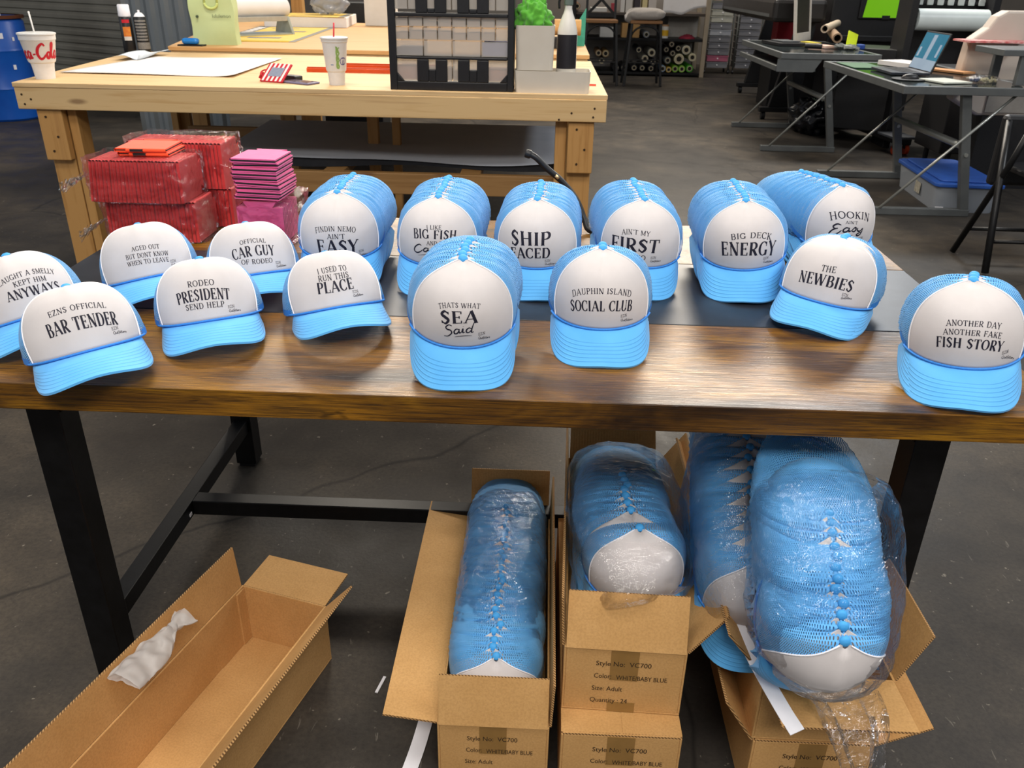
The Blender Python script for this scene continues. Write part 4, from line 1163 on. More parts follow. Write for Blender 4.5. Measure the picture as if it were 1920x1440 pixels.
# ---- drawer organizer seen from behind
CLR = m_frost('clear_drawer_plastic', '#d6cfc6', .38, .2)
def organizer():
    t = thing('drawer_organizer', 'black parts organizer with clear drawers, seen from behind on the bench edge', 'organizer', (-.318, 2.42, .897))
    X0, X1 = -.250, .249; Y1 = .165; T = .44
    zs = dict(b0=0, o3=(.034, .118), o2=(.128, .274), o1=(.288, .395))
    m = MB()
    def px(p): return (p-842)/469.
    L, R_ = -.220, .224
    def plate(x0, x1, z0, z1): m.box(x0, x1, 0, .012, z0, z1)
    plate(X0, L, 0, T); plate(R_, X1, 0, T); plate(L, R_, 0, .034); plate(L, R_, .118, .128); plate(L, R_, .274, .288); plate(L, R_, .395, T)
    for z0, z1 in ((.034, .118), (.288, .395)):
        for a, b in ((777, 799), (812, 834), (854, 876), (890, 912)): plate(px(a), px(b), z0, z1)
        for a, b in ((799, 812), (876, 890)): plate(px(a), px(b), z0, z0+(z1-z0)*(.55 if z0 < .1 else .15))
    # chamfered lower corners of the bottom opening
    for sx, xx in ((1, L), (-1, R_)):
        m.prism([(0, 0), (.030*sx, 0), (0, .034)], 0, .012, Matrix.Translation((xx, .012, .034)) @ Matrix.Rotation(pi/2, 4, 'X'))
    m.box(X0, X0+.006, .012, Y1, 0, T); m.box(X1-.006, X1, .012, Y1, 0, T); m.box(X0, X1, .012, Y1, T-.008, T); m.box(X0, X1, .012, Y1, 0, .02)
    m.box(X0, X1, .03, Y1, .120, .126); m.box(X0, X1, .03, Y1, .278, .284)
    m.build('frame', BLACKP, t, bevel=.003)
    rnd = random.Random(2)
    def drawer(x0, x1, z0, z1, fill=None):
        d = MB(); w_ = .0018
        d.box(x0, x1, .016, .016+w_, z0, z1); d.box(x0, x1, Y1-.002, Y1, z0, z1); d.box(x0, x0+w_, .016, Y1, z0, z1); d.box(x1-w_, x1, .016, Y1, z0, z1); d.box(x0, x1, .016, Y1, z0, z0+w_)
        o = d.build('drawer', CLR, t)
        if fill:
            c = MB(); c.box(x0+.004, x1-.004, .03, Y1-.006, z0+.003, z0+.003+(z1-z0)*fill[1]); c.build('contents', fill[0], o)
    BL = mat('blue_small_parts', '#3b4a6e', '#55506e', .6, 0, 150, .4, 90); PU = mat('lilac_small_parts', '#7076b8', '#9da0cc', .6, 0, 80, .4, 60)
    WA = mat('peach_small_parts', '#d8b29a', '#e0c5a0', .7, 0, 60, .3, 90); OR_ = mat('salmon_small_parts', '#e08a70', '#d8a890', .7, 0, 60, .2)
    w8 = (R_-L+.016)/8; w4 = w8*2
    for (z0, z1) in ((.300, .345), (.350, .392), (.238, .272), (.190, .234)):
        for i in range(8):
            x = L-.008+w8*i; drawer(x+.002, x+w8-.002, z0, z1, (WA, .35+.4*rnd.random()) if (z0 < .28 and i < 7) else None)
    for i in range(4):
        x = L-.008+w4*i; drawer(x+.002, x+w4-.002, .130, .186, {0: (BL, .45), 3: (PU, .85)}.get(i))
    for i in range(4):
        x = L-.008+w4*i; drawer(x+.002, x+w4-.002, .036, .116, {0: (OR_, .6), 3: (OR_, .5), 1: (WA, .5), 2: (WA, .4)}.get(i))
organizer()
# ---- cream bins, towel, spray bottle
CREAM = mat('cream_plastic', '#c9c0b2', '#d0c8bb', .5, 0, 8, .04)
def rrect(x0, x1, y0, y1, r, n=6):
    out = []
    for cx, cy, a0 in ((x1-r, y1-r, 0), (x0+r, y1-r, 90), (x0+r, y0+r, 180), (x1-r, y0+r, 270)):
        for k in range(n+1):
            a = radians(a0+90*k/n); out.append((cx+r*cos(a), cy+r*sin(a)))
    return out
def bin_mesh(x0, x1, y0, y1, z0, z1, r=.02, w_=.003, taper=.004):
    m = MB()
    loops = [(rrect(x0+taper, x1-taper, y0+taper, y1-taper, r), z0), (rrect(x0, x1, y0, y1, r), z1), (rrect(x0+w_, x1-w_, y0+w_, y1-w_, r-.002), z1), (rrect(x0+taper+w_, x1-taper-w_, y0+taper+w_, y1-taper-w_, r-.002), z0+w_)]
    n = len(loops[0][0]); vs = [(x, y, z) for lp, z in loops for x, y in lp]
    fs = [(i*n+k, i*n+(k+1) % n, (i+1)*n+(k+1) % n, (i+1)*n+k) for i in range(3) for k in range(n)]+[tuple(range(n-1, -1, -1)), tuple(range(3*n, 4*n))]
    m.add(vs, fs); return m
o = bin_mesh(-.153, .153, -.075, .075, 0, .083, .022).build('storage_bin', CREAM, None, auto=40); o.location = (.088, 2.487, .897); tag(o, 'wide low cream plastic bin at the right end of the bench', 'bin', 'cream bins')
o = bin_mesh(-.078, .078, -.062, .062, 0, .165, .02).build('storage_bin', CREAM, None, auto=40); o.location = (.014, 2.487, .982); tag(o, 'tall cream plastic bin standing on the low one, with a green cloth inside', 'bin', 'cream bins')
o.location.z = .9815
GREEN = mat('green_microfibre', '#4e9e2c', '#5fb236', .9, 0, 30, .4, 500, sheen=.4)
m = MB()
def tw(u, v):
    a = 2*pi*u; b = pi*(v-.5); p = Vector((cos(a)*cos(b), sin(a)*cos(b), sin(b)))
    r = 1+.25*mnoise.noise(p*2.3)+.22*mnoise.noise(p*5+Vector((3, 1, 0)))-.10*abs(mnoise.noise(p*9))
    return (p.x*.072*r, p.y*.050*r, max(-.07, p.z*.080*r))
m.grid(tw, 80, 50, None, True)
o = m.build('microfibre_cloth', GREEN, None, smooth=True); o.location = (.002, 2.487, 1.165); tag(o, 'bunched bright green cloth stuffed into the tall cream bin', 'cloth')
def bottle():
    t = thing('spray_bottle', 'white spray bottle with a black label beside the tall cream bin', 'bottle', (.142, 2.498, .9015))
    m = MB(); m.lathe([(.0001, 0), (.036, .0), (.040, .006), (.0405, .20), (.039, .225), (.030, .262), (.018, .292), (.0145, .305), (.0145, .322)], 32); m.build('bottle_body', WHITEP, t, auto=40)
    m = MB(); m.lathe([(.0408, .085), (.0410, .090), (.0410, .208), (.0408, .212)], 24, None, radians(-165), radians(-20)); m.build('label', mat('black_label', '#17151a', '#1f1c22', .5, 0, 200), t, smooth=True)
    m = MB(); m.lathe([(.0001, .318), (.018, .318), (.018, .345), (.012, .350), (.0001, .350)], 24); m.cbox((-.012, 0, .362), (.075, .024, .026)); m.cbox((-.052, 0, .366), (.012, .012, .012)); cp = m.build('spray_head', mat('grey_green_plastic', '#66736c', '#5f6b65', .5), t, bevel=.002)
    m = MB(); m.tube(spline([(-.018, 0, .352), (-.036, 0, .335), (-.036, 0, .305)], 5), .005, 8); m.build('trigger', BLACKP, t, smooth=True)
bottle()
# ---- green shop bag, marker, cutter, posters
BAGG = mat('pale_green_bag', '#bcc995', '#b4c28c', .7, 0, 8, .1, 200)
def shop_bag():
    t = thing('shopping_bag', 'pale green shopping bag standing on the rear bench', 'bag', (-1.885, 4.10, .927), (0, 0, radians(6)))
    m = MB()
    def fn(u, v):
        k = 4*u; i = int(k) % 4; f = k-int(k)
        c = [(-.128, -.055), (.128, -.055), (.128, .055), (-.128, .055)]
        a, b = c[i], c[(i+1) % 4]; x = a[0]+(b[0]-a[0])*f; y = a[1]+(b[1]-a[1])*f
        z = .36*v; q = .008*mnoise.noise(Vector((x*9, y*9, z*8)))
        return (x*(1-.05*v)+q-.006*v, y*(1-.25*v)+q, z)
    m.grid(fn, 48, 24, None, True); m.box(-.125, .125, -.052, .052, 0, .002)
    b = m.build('bag_body', BAGG, t, auto=50)
    m = MB(); m.tube([(.0+.036*cos(a), -.053, .225+.030*sin(a)) for a in [pi+pi*i/14 for i in range(15)]], .0075, 8); m.tube([(-.036, -.053, .225), (-.034, -.045, .40)], .006, 8); m.tube([(.036, -.053, .225), (.034, -.045, .40)], .006, 8); m.build('handle', mat('yellow_green_handle', '#c3cf7e'), t, smooth=True)
    text_mesh('lululemon', .027, 'lettering', mat('dark_green_print', '#3c4a33'), b, (.0, -.0600, .147), (radians(86), 0, 0), 0, 'LEFT', 1, .105)
    m = MB(); m.cyl((-.085, -.0610, .152), (-.085, -.0520, .152), .0075, 16); m.build('round_mark', mat('dark_green_print', '#3c4a33'), b)
shop_bag()
m = MB(); m.cbox((0, 0, .004), (.15, .06, .008)); o = m.build('black_pad', BLACKP, None, bevel=.003); o.location = (-1.985, 3.955, .927); o.rotation_euler = (0, 0, -.05); tag(o, 'thin black pad under the blue case on the rear bench edge', 'pad')
m = MB(); m.cbox((0, 0, .017), (.095, .045, .033)); o = m.build('blue_case', mat('blue_case_plastic', '#1f74c4', '#2a82d2', .3), None, bevel=.014); o.location = (-1.99, 3.955, .9355); tag(o, 'small rounded blue case on the black pad', 'case')
def cutter():
    t = thing('roll_cutter', 'grey paper roll cutter frame on the rear bench', 'roll cutter', (-1.96, 4.95, .927), (0, 0, radians(48)))
    G = mat('cutter_grey_enamel', '#8f9184', '#999b8e', .5, 0, 12, .05)
    for x in (-.26, .26):
        m = MB(); m.prism([(-.11, 0), (.12, 0), (.07, .105), (-.05, .115)], -.010, .010, Matrix.Translation((x, 0, 0)) @ Matrix.Rotation(pi/2, 4, 'Z') @ Matrix.Rotation(pi/2, 4, 'X')); m.build('side_plate', G, t, bevel=.003)
    m = MB(); m.box(-.25, .25, -.06, -.03, .085, .115); m.build('cutting_bar', mat('brushed_rail', '#c7c3b8', '#bab6ab', .35, .5), t, bevel=.002)
    m = MB(); m.box(-.25, .25, -.10, .10, .002, .012); m.build('base', mat('pale_steel', '#a5b0b3', '#b0babd', .3, .4), t)
    m = MB(); m.cyl((-.33, .015, .167), (.29, .015, .167), .056, 36); m.cyl((.29, .015, .167), (.305, .015, .167), .019, 20)
    r = m.build('paper_roll', PAPER, None, auto=40); r.location = t.location; r.rotation_euler = t.rotation_euler; tag(r, 'thick white paper roll resting in the roll cutter', 'paper roll')
cutter()
YEL = mat('yellow_poster', '#d2ab3c', '#dbb748', .6, 0, 8); GRYP = mat('grey_poster_print', '#6d6a62', '#7a766c', .6, 0, 8)
def poster(label, c, z, th_=.0015, seed=1):
    t = quad_sheet('poster', label, 'poster', c, z, YEL, 0., .0, 10, 8)
    (a, b, d, e) = [Vector((x, y, 0)) for x, y in c]; cc = Vector(t.location)
    m = MB(); rnd = random.Random(seed)
    def P(u, v): p = a.lerp(b, u).lerp(e.lerp(d, u), v); return (p.x-cc.x, p.y-cc.y, .0022)
    def rect(u0, u1, v0, v1): m.add([P(u0, v0), P(u1, v0), P(u1, v1), P(u0, v1)], [(0, 1, 2, 3)])
    rect(.0, .16, .0, 1.); rect(.92, 1., .0, 1.); rect(.30, .70, .18, .24); rect(.40, .78, .58, .64); rect(.25, .6, .80, .83)
    m.build('print', GRYP, t)
    m = MB()
    for i in range(7): rect_ = (.03, .13, .30+.09*i, .36+.09*i); m.add([P(rect_[0], rect_[2]), P(rect_[1], rect_[2]), P(rect_[1], rect_[3]), P(rect_[0], rect_[3])], [(0, 1, 2, 3)])
    for v in m.v: pass
    m.v = [(x, y, .0027) for x, y, _ in m.v]
    m.build('print', PAPER, t)
poster('yellow and grey printed poster flat on the rear bench beside the cutter', [(-2.02, 4.33), (-1.50, 4.36), (-1.62, 6.0), (-2.22, 5.95)], .927)
m = MB(); m.box(-.32, .32, -.35, .35, 0, .075); o = m.build('paper_stack', PAPER, None, bevel=.004); o.location = (-1.88, 6.25, .927); o.rotation_euler = (0, 0, .10); tag(o, 'thick block of white sheets on the rear bench', 'paper stack')
poster('yellow poster lying on top of the block of white sheets', [(-2.16, 5.88), (-1.54, 5.92), (-1.60, 6.55), (-2.22, 6.50)], 1.003, seed=4)
m = MB(); m.grid(lambda u, v: tuple(Vector((cos(2*pi*u)*cos(pi*(v-.5))*.15, sin(2*pi*u)*cos(pi*(v-.5))*.11, max(-.09, sin(pi*(v-.5))*.1)))*(1+.35*mnoise.noise(Vector((cos(2*pi*u)*3, sin(2*pi*u)*3, v*6))))), 40, 24, None, True)
o = m.build('plastic_bag', m_frost('hazy_bag_film', '#b9bcc4', .5, .15), None, smooth=True); o.location = (-1.74, 6.32, 1.11); tag(o, 'crumpled hazy plastic bag on the yellow poster stack', 'plastic bag')
m = MB(); m.box(-.12, .14, -.05, .05, 0, .30); o = m.build('white_panel_box', WHITEP, None, bevel=.006); o.location = (-1.33, 6.32, .927); tag(o, 'plain white box standing left of the organizer, far back on the bench', 'box')
m = MB(); m.box(-.05, .05, -.045, .045, 0, 1.5); o = m.build('timber_post', PINE_Z, None, bevel=.004); o.location = (-2.16, 6.86, 0); tag(o, 'upright timber post behind the rear bench', 'post')
m = MB(); m.box(-.30, .25, -.2, .2, 0, 1.08); o = m.build('black_crate', BLACKP, None, bevel=.008); o.location = (-1.72, 7.15, 0); tag(o, 'black cabinet in the dark behind the rear bench', 'cabinet')
# right end of the rear bench
m = MB(); m.lathe([(.0, 0), (.045, 0), (.045, .16), (.025, .16), (.025, .0)], 24, Matrix.Rotation(pi/2, 4, 'Y')); o = m.build('cardboard_roll', CARD, None, auto=40); o.location = (.10, 4.35, 1.045); tag(o, 'cardboard tube lying behind the spray bottle', 'tube')
m = MB(); m.box(-.09, .12, -.06, .06, 0, .062); o = m.build('black_box', BLACKP, None, bevel=.004); o.location = (.10, 4.35, .927); tag(o, 'black box under the cardboard tube behind the spray bottle', 'box')
m = MB(); m.prism([(0, 0), (.11, 0), (.11, .22), (.0, .04)], -.004, .004, Matrix.Rotation(pi/2, 4, 'X')); o = m.build('teal_folder', mat('teal_card', '#3f9a80', '#48a68b', .6), None); o.location = (.185, 4.55, .927); tag(o, 'teal folder edge standing at the bench end behind the spray bottle', 'folder')
m = MB(); m.cbox((0, 0, .004), (.035, .006, .008)); o = m.build('red_clip', mat('red_plastic_clip', '#e05a48'), None); o.location = (.262, 2.70, .897); tag(o, 'small red clip at the right edge of the workbench', 'clip')

# ---------------------------------------------------------------- right side: desks, machines, shelving
SILV = mat('grey_powder_coat', '#5c5f60', '#676a6a', .42, .35, 10, .05)
SILVB = mat('bright_tube', '#9a9c98', '#a5a7a2', .35, .6, 10)
TINT = mat('dark_glass_top', '#22282a', '#2b3232', .12, 0, 3, spec=.6)
def z_desk(label, loc, W, D, zt, fx0, fx1, fy, tray):
    """drafting style desk: two Z side frames along x, glass top; loc is the foot bar's left front end"""
    t = thing('computer_desk', label, 'desk', loc)
    x0, x1 = fx0, fx1
    for y in fy:
        m = MB(); m.box(x0, x1+.03, y-.022, y+.022, 0, .045); m.build('foot_bar', SILV, t, bevel=.004)
        m = MB(); m.bar((x1, y, .02), (x1-.16, y, zt-.03), .055, .042, (0, 1, 0)); m.build('leg', SILV, t, bevel=.004)
        m = MB(); m.tube([(x0+.07, y-.02, .045), (x1+.13, y-.02, zt-.04)], .009, 8); m.build('brace_rod', SILVB, t, smooth=True)
        m = MB(); m.cyl((x1-.08, y-.022, .38), (x1-.08, y-.030, .38), .012, 10); m.cyl((x1-.155, y-.022, zt-.03), (x1-.155, y-.030, zt-.03), .010, 10); m.build('bolt', SILVB, t)
    m = MB(); m.tube([(x1-.10, fy[0]+.02, .43), (x1-.10, fy[-1]-.02, .43)], .022, 10); m.build('cross_tube', SILVB, t, smooth=True)
    a, b = W
    m = MB(); y0, y1 = D
    m.box(a, b, y0, y0+.03, zt-.045, zt); m.box(a, b, y1-.03, y1, zt-.045, zt); m.box(a, a+.03, y0+.03, y1-.03, zt-.045, zt); m.box(b-.03, b, y0+.03, y1-.03, zt-.045, zt)
    m.build('top_frame', SILV, t, bevel=.003)
    m = MB(); m.box(a+.03, b-.03, y0+.03, y1-.03, zt-.012, zt-.002); m.build('glass_top', TINT, t)
    if tray:
        m = MB(); m.box(a-.03, a+.30, y0+.02, y1-.1, zt-.14, zt-.125); m.box(a-.03, a-.0, y0+.02, y1-.1, zt-.125, zt-.10); k = m.build('keyboard_tray', SILV, t, bevel=.002)
        m = MB(); m.prism([(0, 0), (.36, 0), (.30, -.10), (.0, -.10)], 0, .01, Matrix.Translation((a-.02, y0+.02, zt-.045)) @ Matrix.Rotation(pi/2, 4, 'X')); m.build('tray_bracket', SILV, t)
    return t
z_desk('grey glass topped desk with a keyboard tray, the farther of the two', (1.92, 6.29, 0), (.05, .86), (-.06, 1.50), .79, 0, .60, (0, 1.26), True)
z_desk('grey glass topped desk carrying the open laptop', (2.12, 4.19, 0), (.05, .86), (-.06, 1.55), .775, 0, .60, (0, 1.10), False)
# raised side shelf of the near desk
def side_shelf():
    t = thing('desk_shelf', 'raised grey shelf on posts at the right of the laptop desk', 'shelf', (2.86, 4.62, .775))
    m = MB(); m.box(-.10, .45, -.35, .02, .165, .20); m.build('shelf_frame', SILV, t, bevel=.003)
    m = MB(); m.box(.02, .07, -.34, -.30, 0, .165); m.build('post', SILV, t, bevel=.003)
    m = MB(); m.box(.02, .07, -.02, .02, 0, .165); m.build('post', SILV, t, bevel=.003)
side_shelf()
# laptop and desk clutter
def laptop():
    t = thing('laptop', 'open dark laptop showing a blue screen on the near desk', 'laptop', (2.56, 4.93, .777))
    DG = mat('laptop_grey', '#2e3138', '#363a42', .4, .3, 20)
    m = MB(); m.box(-.25, 0, -.19, .19, .001, .018); m.build('base', DG, t, bevel=.003)
    m = MB()
    for i in range(5):
        for j in range(12): m.box(-.07-.026*i, -.05-.026*i, -.165+.0275*j, -.142+.0275*j, .018, .0195)
    m.build('keyboard', BLACKP, t)
    R_ = Matrix.Rotation(radians(18), 4, 'Y'); T = Matrix.Translation((0, 0, .012)) @ R_
    m = MB(); m.box(0, .009, -.19, .19, 0, .255, T); l = m.build('screen_lid', BLACKP, t, bevel=.002)
    SC = mat('screen_blue', '#21566e', '#2a6076', .2, 0, 4, emit=.75); SG = mat('screen_grey', '#6f7f90', '#7b8a99', .2, 0, 4, emit=.75)
    m = MB(); m.box(-.0012, -.0006, -.18, .18, .075, .245, T); m.build('screen', SC, l)
    m = MB(); m.box(-.0016, -.0012, -.18, .18, .012, .078, T); m.box(-.0018, -.0012, -.02, .035, .078, .235, T); m.box(-.0018, -.0012, -.15, -.12, .10, .18, T); m.box(-.0018, -.0012, .13, .16, .09, .15, T); m.build('screen_panel', SG, l)
laptop()
m = MB(); m.box(-.11, .11, -.2, .2, 0, .004); o = m.build('cutting_mat', mat('green_cutting_mat', '#2f5b3a', '#35633f', .6, 0, 60)); o.location = (2.325, 5.38, .777); tag(o, 'green cutting mat left of the laptop', 'mat')
m = MB(); m.cyl((0, 0, 0), (0, 0, .004), .10, 28); o = m.build('mouse_mat', BLACKP); o.location = (2.33, 4.50, .777); tag(o, 'black round mouse mat at the near corner of the laptop desk', 'mat')
m = MB(); m.grid(lambda u, v: (.055*cos(2*pi*u)*cos(pi/2*v), .032*sin(2*pi*u)*cos(pi/2*v), .030*sin(pi/2*v)), 20, 8, None, True); o = m.build('computer_mouse', BLACKP, None, smooth=True); o.location = (2.34, 4.50, .7815); tag(o, 'black mouse on the round mat', 'mouse')
rnd = random.Random(11)
def leaf(label, loc, sx, sy, rot, m_, name='paper_sheet', cat='paper', th=.003, group=None):
    m = MB(); m.cbox((0, 0, th/2), (sx, sy, th)); o = m.build(name, m_); o.location = loc; o.rotation_euler = (0, 0, rot); return tag(o, label, cat, group)
KRAFT = mat('kraft_envelope', '#c98f5c', '#d49c68', .7)
leaf('white papers with orange edges behind the laptop screen', (2.66, 5.42, .777), .22, .32, .4, PAPER, 'paper_stack', 'paper', .03)
leaf('orange edged envelope under the papers behind the laptop', (2.80, 5.10, .777), .12, .4, .5, KRAFT, 'envelope', 'envelope', .012)
leaf('loose pale sheets right of the round mouse mat', (2.52, 4.42, .777), .20, .24, .3, mat('pale_sheets', '#b4b8ae', '#c3c6bc', .7, 0, 30), th=.008)
def zipbag():
    m = MB(); m.grid(lambda u, v: (.10*cos(2*pi*u)*cos(pi*(v-.5)), .075*sin(2*pi*u)*cos(pi*(v-.5)), .022+.022*sin(pi*(v-.5))*(1+.4*mnoise.noise(Vector((u*9, v*9, 2))))), 30, 14, None, True)
    t = thing('zip_bag', 'clear zip bag of cream bits at the right of the laptop desk', 'plastic bag', (2.74, 4.40, .777))
    m.build('film', FILM, t, smooth=True)
    c = MB()
    for i in range(26): c.cbox((rnd.uniform(-.02, .075), rnd.uniform(-.045, .045), .012+rnd.uniform(0, .012)), (.016, .012, .008), (rnd.random(), rnd.random(), rnd.random()*3))
    b = c.build('contents', mat('cream_bits', '#d6cfa8', '#c4bfa2', .6), t); b['kind'] = 'stuff'
    c = MB()
    for i in range(10): c.cbox((rnd.uniform(-.07, -.02), rnd.uniform(-.045, .03), .012+rnd.uniform(0, .012)), (.018, .012, .010), (rnd.random(), rnd.random(), rnd.random()*3))
    b = c.build('contents', mat('navy_bits', '#3c4662', '#59637c', .5), t); b['kind'] = 'stuff'
zipbag()
# clutter on the far desk
leaf('black flat tool tray on the far desk', (2.24, 7.22, .792), .28, .42, .15, BLACKP, 'tool_tray', 'tray', .022)
leaf('grey scraper board lying across the black tool tray', (2.24, 7.22, .8145), .16, .24, .2, mat('grey_board', '#3a3d40', '#44474a', .6), 'scraper_board', 'board', .012)
m = MB(); m.cyl((0, -.07, .022), (0, .07, .022), .022, 14); o = m.build('tape_roll', BLACKP, None, auto=40); o.location = (2.36, 6.72, .792); o.rotation_euler = (0, 0, 1.1); tag(o, 'black rounded tool at the near edge of the far desk', 'tool')
leaf('pink and white packet on the far desk', (2.50, 6.95, .792), .13, .30, .3, mat('pink_packet', '#d9b3a4', '#e3c8b8', .6, 0, 30), 'packet', 'packet', .02)
leaf('yellow edged packet behind the pink one on the far desk', (2.50, 7.30, .792), .09, .20, .3, mat('yellow_packet', '#d8c23a', '#e2d05a', .6), 'packet', 'packet', .02)
m = MB()
for i in range(14): m.cbox((rnd.uniform(-.10, .10), rnd.uniform(-.14, .14), .015+.012*rnd.random()), (.06, .035, .02), (rnd.random()*.4, rnd.random()*.4, rnd.random()*3))
o = m.build('plastic_scraps', mat('grey_scraps', '#8a8c86', '#a6a8a2', .5, 0, 40)); o.location = (2.64, 6.78, .792); tag(o, 'heap of grey plastic scraps on the far desk', 'scraps', None, 'stuff')
m = MB(); m.box(-.05, .05, -.004, .004, 0, .14); o = m.build('lime_tag', mat('lime_yellow_plastic', '#cfe21a', '#d8ea2a', .5)); o.location = (2.73, 6.88, .800); o.rotation_euler = (-.5, .35, .2); tag(o, 'bright lime yellow tag standing on the far desk', 'tag')
m = MB(); m.cbox((0, 0, .02), (.05, .09, .04)); o = m.build('blue_holder', mat('deep_blue_plastic', '#1f3f8a', '#24489a', .4), None, bevel=.008); o.location = (2.79, 6.80, .792); tag(o, 'small deep blue holder beside the lime tag', 'holder')
for i, (x, y, r_, c1, lb) in enumerate([(2.98, 7.35, .040, '#8a7158', 'brown cardboard tube sticking out behind the far desk, lower one'), (3.10, 7.55, .034, '#b5a58f', 'pale cardboard tube above the brown one behind the far desk')]):
    m = MB(); m.lathe([(r_*.7, 0), (r_, 0), (r_, 1.25), (r_*.7, 1.25), (r_*.7, .0)], 20); o = m.build('cardboard_tube', mat('tube_card_'+'ab'[i], c1, c1, .7, 0, 20), None, auto=40)
    o.location = (x-.12, y+.60, .88+.06*i); o.rotation_euler = (radians(90), 0, radians(-14-8*i)); tag(o, lb, 'tube')
# screen printing frame
def frame():
    t = thing('printing_screen', 'white framed dark screen leaning up at the back of the far desk', 'screen', (2.50, 7.60, .80), (radians(-8), 0, radians(58)))
    m = MB(); m.box(-.24, .24, -.012, .012, 0, .075); m.box(-.24, -.205, -.012, .012, .075, .62); m.box(.205, .24, -.012, .012, .075, .62); m.box(-.24, .24, -.012, .012, .585, .62); m.build('frame', mat('white_frame', '#c5bdb2', '#cdc6bc', .5), t, bevel=.002)
    m = MB(); m.box(-.205, .205, -.002, .002, .075, .585); m.build('mesh_panel', mat('dark_mesh', '#1d1916', '#2a2420', .6), t)
frame()
# wide format printer on two castered feet
def machine():
    t = thing('vinyl_cutter', 'long black vinyl cutter on a castered T leg stand, left of the far desk', 'vinyl cutter', (2.55, 9.2, 0))
    for y, xo in ((1.15, .22), (-1.10, 0)):
        m = MB(); m.box(-.25+xo, .33+xo, y-.035, y+.035, .075, .125); m.build('foot', BLACKP, t, bevel=.006)
        for x in (-.20+xo, .28+xo):
            m = MB(); m.cyl((x-.02, y, .037), (x+.02, y, .037), .037, 16); m.box(x-.012, x+.012, y-.012, y+.012, .05, .08); m.build('caster', BLACKP, t)
        m = MB(); m.prism([(-.16+xo, .125), (.14+xo, .125), (.20+xo, .95), (.02+xo, .95)], y-.03, y+.03, Matrix(((1, 0, 0, 0), (0, 0, 1, 0), (0, 1, 0, 0), (0, 0, 0, 1)))); m.build('column', BLACKP, t, bevel=.006)
    m = MB(); m.box(-.30, .22, -1.35, 1.35, .95, 1.16); m.build('body', mat('machine_black', '#201e1d', '#282524', .4, 0, 8), t, bevel=.04)
    m = MB(); m.box(-.301, -.296, -1.2, 1.2, .99, 1.02); m.build('trim', SILV, t)
machine()
m = MB(); m.box(-.17, .17, -.12, .12, 0, .46); o = m.build('red_box', mat('deep_red_card', '#8e1420', '#981a26', .6, 0, 8), None, bevel=.004); o.location = (2.78, 9.15, .50); tag(o, 'deep red box on the cabinet behind the far desk', 'box'); 
m = MB(); m.box(-.3, .3, -.25, .25, 0, .50); o = m.build('black_cabinet', BLACKP, None, bevel=.006); o.location = (2.88, 9.20, 0); tag(o, 'low black cabinet carrying the deep red box', 'cabinet')
# dark polythene sacks under the far desk
def sacks():
    SK = mat('black_polythene', '#0b0c10', '#14151b', .22, 0, 20, .9, 26)
    for i, (x, y, s_, lb) in enumerate([(2.62, 7.3, .26, 'shiny black sack under the far desk, nearer the aisle'), (3.02, 7.78, .24, 'shiny black sack behind the far desk by the cutter stand')]):
        m = MB()
        def fn(u, v):
            a = 2*pi*u; b = pi*(v-.5); p = Vector((cos(a)*cos(b), sin(a)*cos(b), sin(b)))
            r = s_*(1+.28*mnoise.noise(p*3+Vector((i, 0, 0)))+.12*mnoise.noise(p*8))
            return (p.x*r*.75, p.y*r, max(0, p.z*r*.7+s_*.55))
        m.grid(fn, 48, 28, None, True); o = m.build('refuse_sack', SK, None, smooth=True); o.location = (x, y, 0); tag(o, lb, 'sack')
sacks()
# big printer with a green screen and three drawer cabinet
def printer():
    t = thing('large_printer', 'large black printer with a bright green screen on the right', 'printer', (3.45, 8.2, 0))
    m = MB(); m.box(-.55, .45, -.05, .55, .55, 1.45); m.build('body', mat('printer_black', '#121214', '#19191c', .5, 0, 5), t, bevel=.02)
    m = MB(); m.box(-.28, .24, -.075, -.05, .985, 1.40); sc = m.build('screen_bezel', BLACKP, t, bevel=.006)
    m = MB(); m.prism([(-.24, 1.0), (.16, 1.0), (.22, 1.36), (-.20, 1.36)], .075, .078, Matrix(((1, 0, 0, 0), (0, 0, -1, 0), (0, 1, 0, 0), (0, 0, 0, 1)))); m.build('screen', mat('screen_green', '#5f9c10', '#659f14', .3, 0, 3, emit=.75), sc)
    m = MB(); m.box(-.05, .03, -.080, -.074, .985, 1.02); m.build('sensor', BLACKP, sc)
    m = MB(); m.box(-.45, .40, .0, .5, .10, .55); m.build('stand', BLACKP, t, bevel=.01)
    m = MB(); 
    for x in (-.4, .34):
        for y in (.05, .45): m.cyl((x-.02, y, .05), (x+.02, y, .05), .05, 14)
    m.build('caster', BLACKP, t)
    m = MB(); m.box(-.50, .40, -.12, -.05, .78, .83); m.build('output_tray', BLACKP, t, bevel=.004)
printer()
def file_cabinet():
    t = thing('drawer_cabinet', 'black three drawer cabinet with small pale handles between the desks', 'cabinet', (3.0, 7.0, 0), (0, 0, radians(62)))
    m = MB(); m.box(-.26, .26, -.24, .24, .115, .80); m.build('body', BLACKP, t, bevel=.006)
    for z in (.13, .35, .57):
        m = MB(); m.box(-.25, .25, .24, .255, z, z+.21); d = m.build('drawer', BLACKP, t, bevel=.004)
        m = MB(); m.box(-.05, .05, .255, .27, z+.13, z+.145); m.build('handle', SILVB, d)
file_cabinet()
